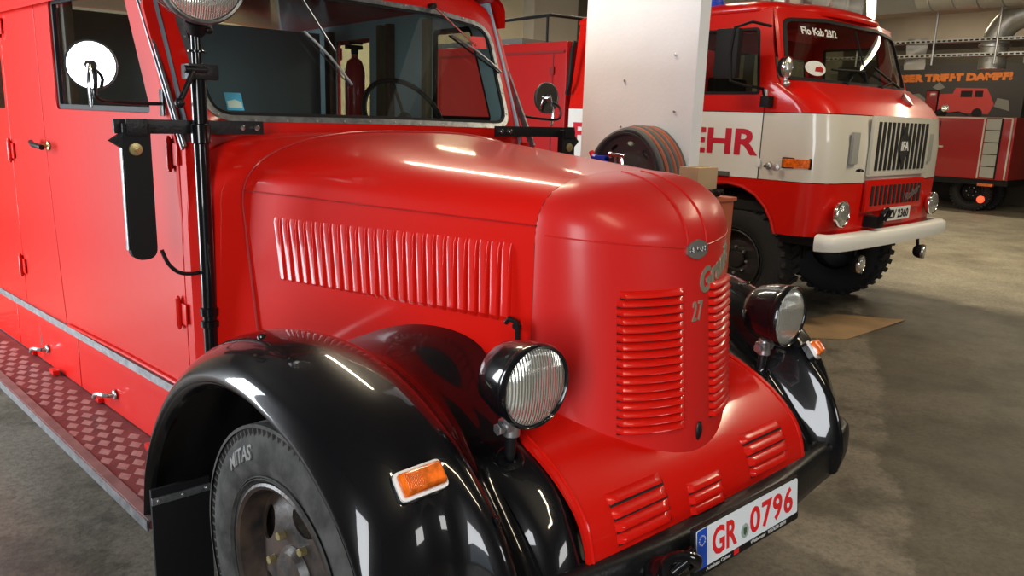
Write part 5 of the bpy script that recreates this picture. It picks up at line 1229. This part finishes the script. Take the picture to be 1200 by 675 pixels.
for k in range(5): a = 2 * pi * k / 5; p = hc + Vector((-.07, .042 * cos(a), .042 * sin(a))); mb.cyl(p, p + Vector((-.012, 0, 0)), .008, n=8)
mb.build('hub_bolt', STEEL, rm)
sg = thing('spray_gun', 'chrome trigger spray gun hanging in front of the hose reel', 'spray gun', (1.69, 3.08, 1.35))
mb = MB(); G = Vector((1.69, 3.075, 1.530))
mb.tube([G + Vector((0, .045, .01)), G + Vector((0, 0, .012)), G + Vector((0, -.05, .008))], .012, 10); mb.tube([G + Vector((0, -.02, 0)), G + Vector((0, -.03, -.05)), G + Vector((0, -.025, -.12))], .015, 10)
mb.lathe([(.014, 0), (.02, .01), (.02, .02), (.008, .03)], G + Vector((0, .04, .01)), (0, 1, 0), 14); mb.build('gun_body', CHR, sg)
mb = MB(); mb.tube([G + Vector((0, .02, -.002)), G + Vector((0, .018, -.03)), G + Vector((0, .04, -.06)), G + Vector((0, .055, -.085))], .006, 8); mb.build('trigger', STEEL, sg)
hc2 = thing('hose_coupling', 'blue and red plastic hose valve beside the spray gun', 'hose valve', (1.68, 3.22, 1.35))
G = Vector((1.68, 3.205, 1.503)); mb = MB(); mb.tube([G + Vector((0, .055, .02)), G, G + Vector((0, -.05, 0))], .020, 10); mb.rbox(G + Vector((-.02, -.05, .0)), G + Vector((.02, .03, .03)), .006); mb.build('valve_body', BLUEP, hc2)
mb = MB(); mb.cyl(G + Vector((0, -.0, -.10)), G + Vector((0, 0, -.01)), .024); mb.cyl(G + Vector((0, .05, .01)), G + Vector((0, .075, .05)), .016); mb.build('valve_end', STRED, hc2)
tag(MB().cyl((1.12, 2.06, 1.115), (1.62, 2.20, .90), .008, n=10).build('metal_rod', CHR), 'thin chrome rod sticking out behind the grille towards the cabinet', 'rod') if 0 else None
# pale rod across behind the right mudguard: marker rod of the old engine
mb = MB(); mb.cyl((.80, 1.62, 1.145), (1.06, 1.90, 1.06), .007, n=10); mb.build('marker_rod', CHR, T)
# flattened cardboard on the floor
mb = MB()
P = [(5.30, 3.36), (5.62, 2.86), (4.50, 2.88), (4.1, 3.3), (4.3, 3.5)]
mb.plate(P, [], lambda u, v, d: Vector((u, v, .002 + d + .012 * max(0, u - 5.2))), .006)
cdb = mb.build('cardboard_sheet', mat('dirty_cardboard', (0.27, 0.17, 0.085), 0.85, var=0.15)); tag(cdb, 'flattened brown cardboard lying on the floor before the second engine', 'cardboard')
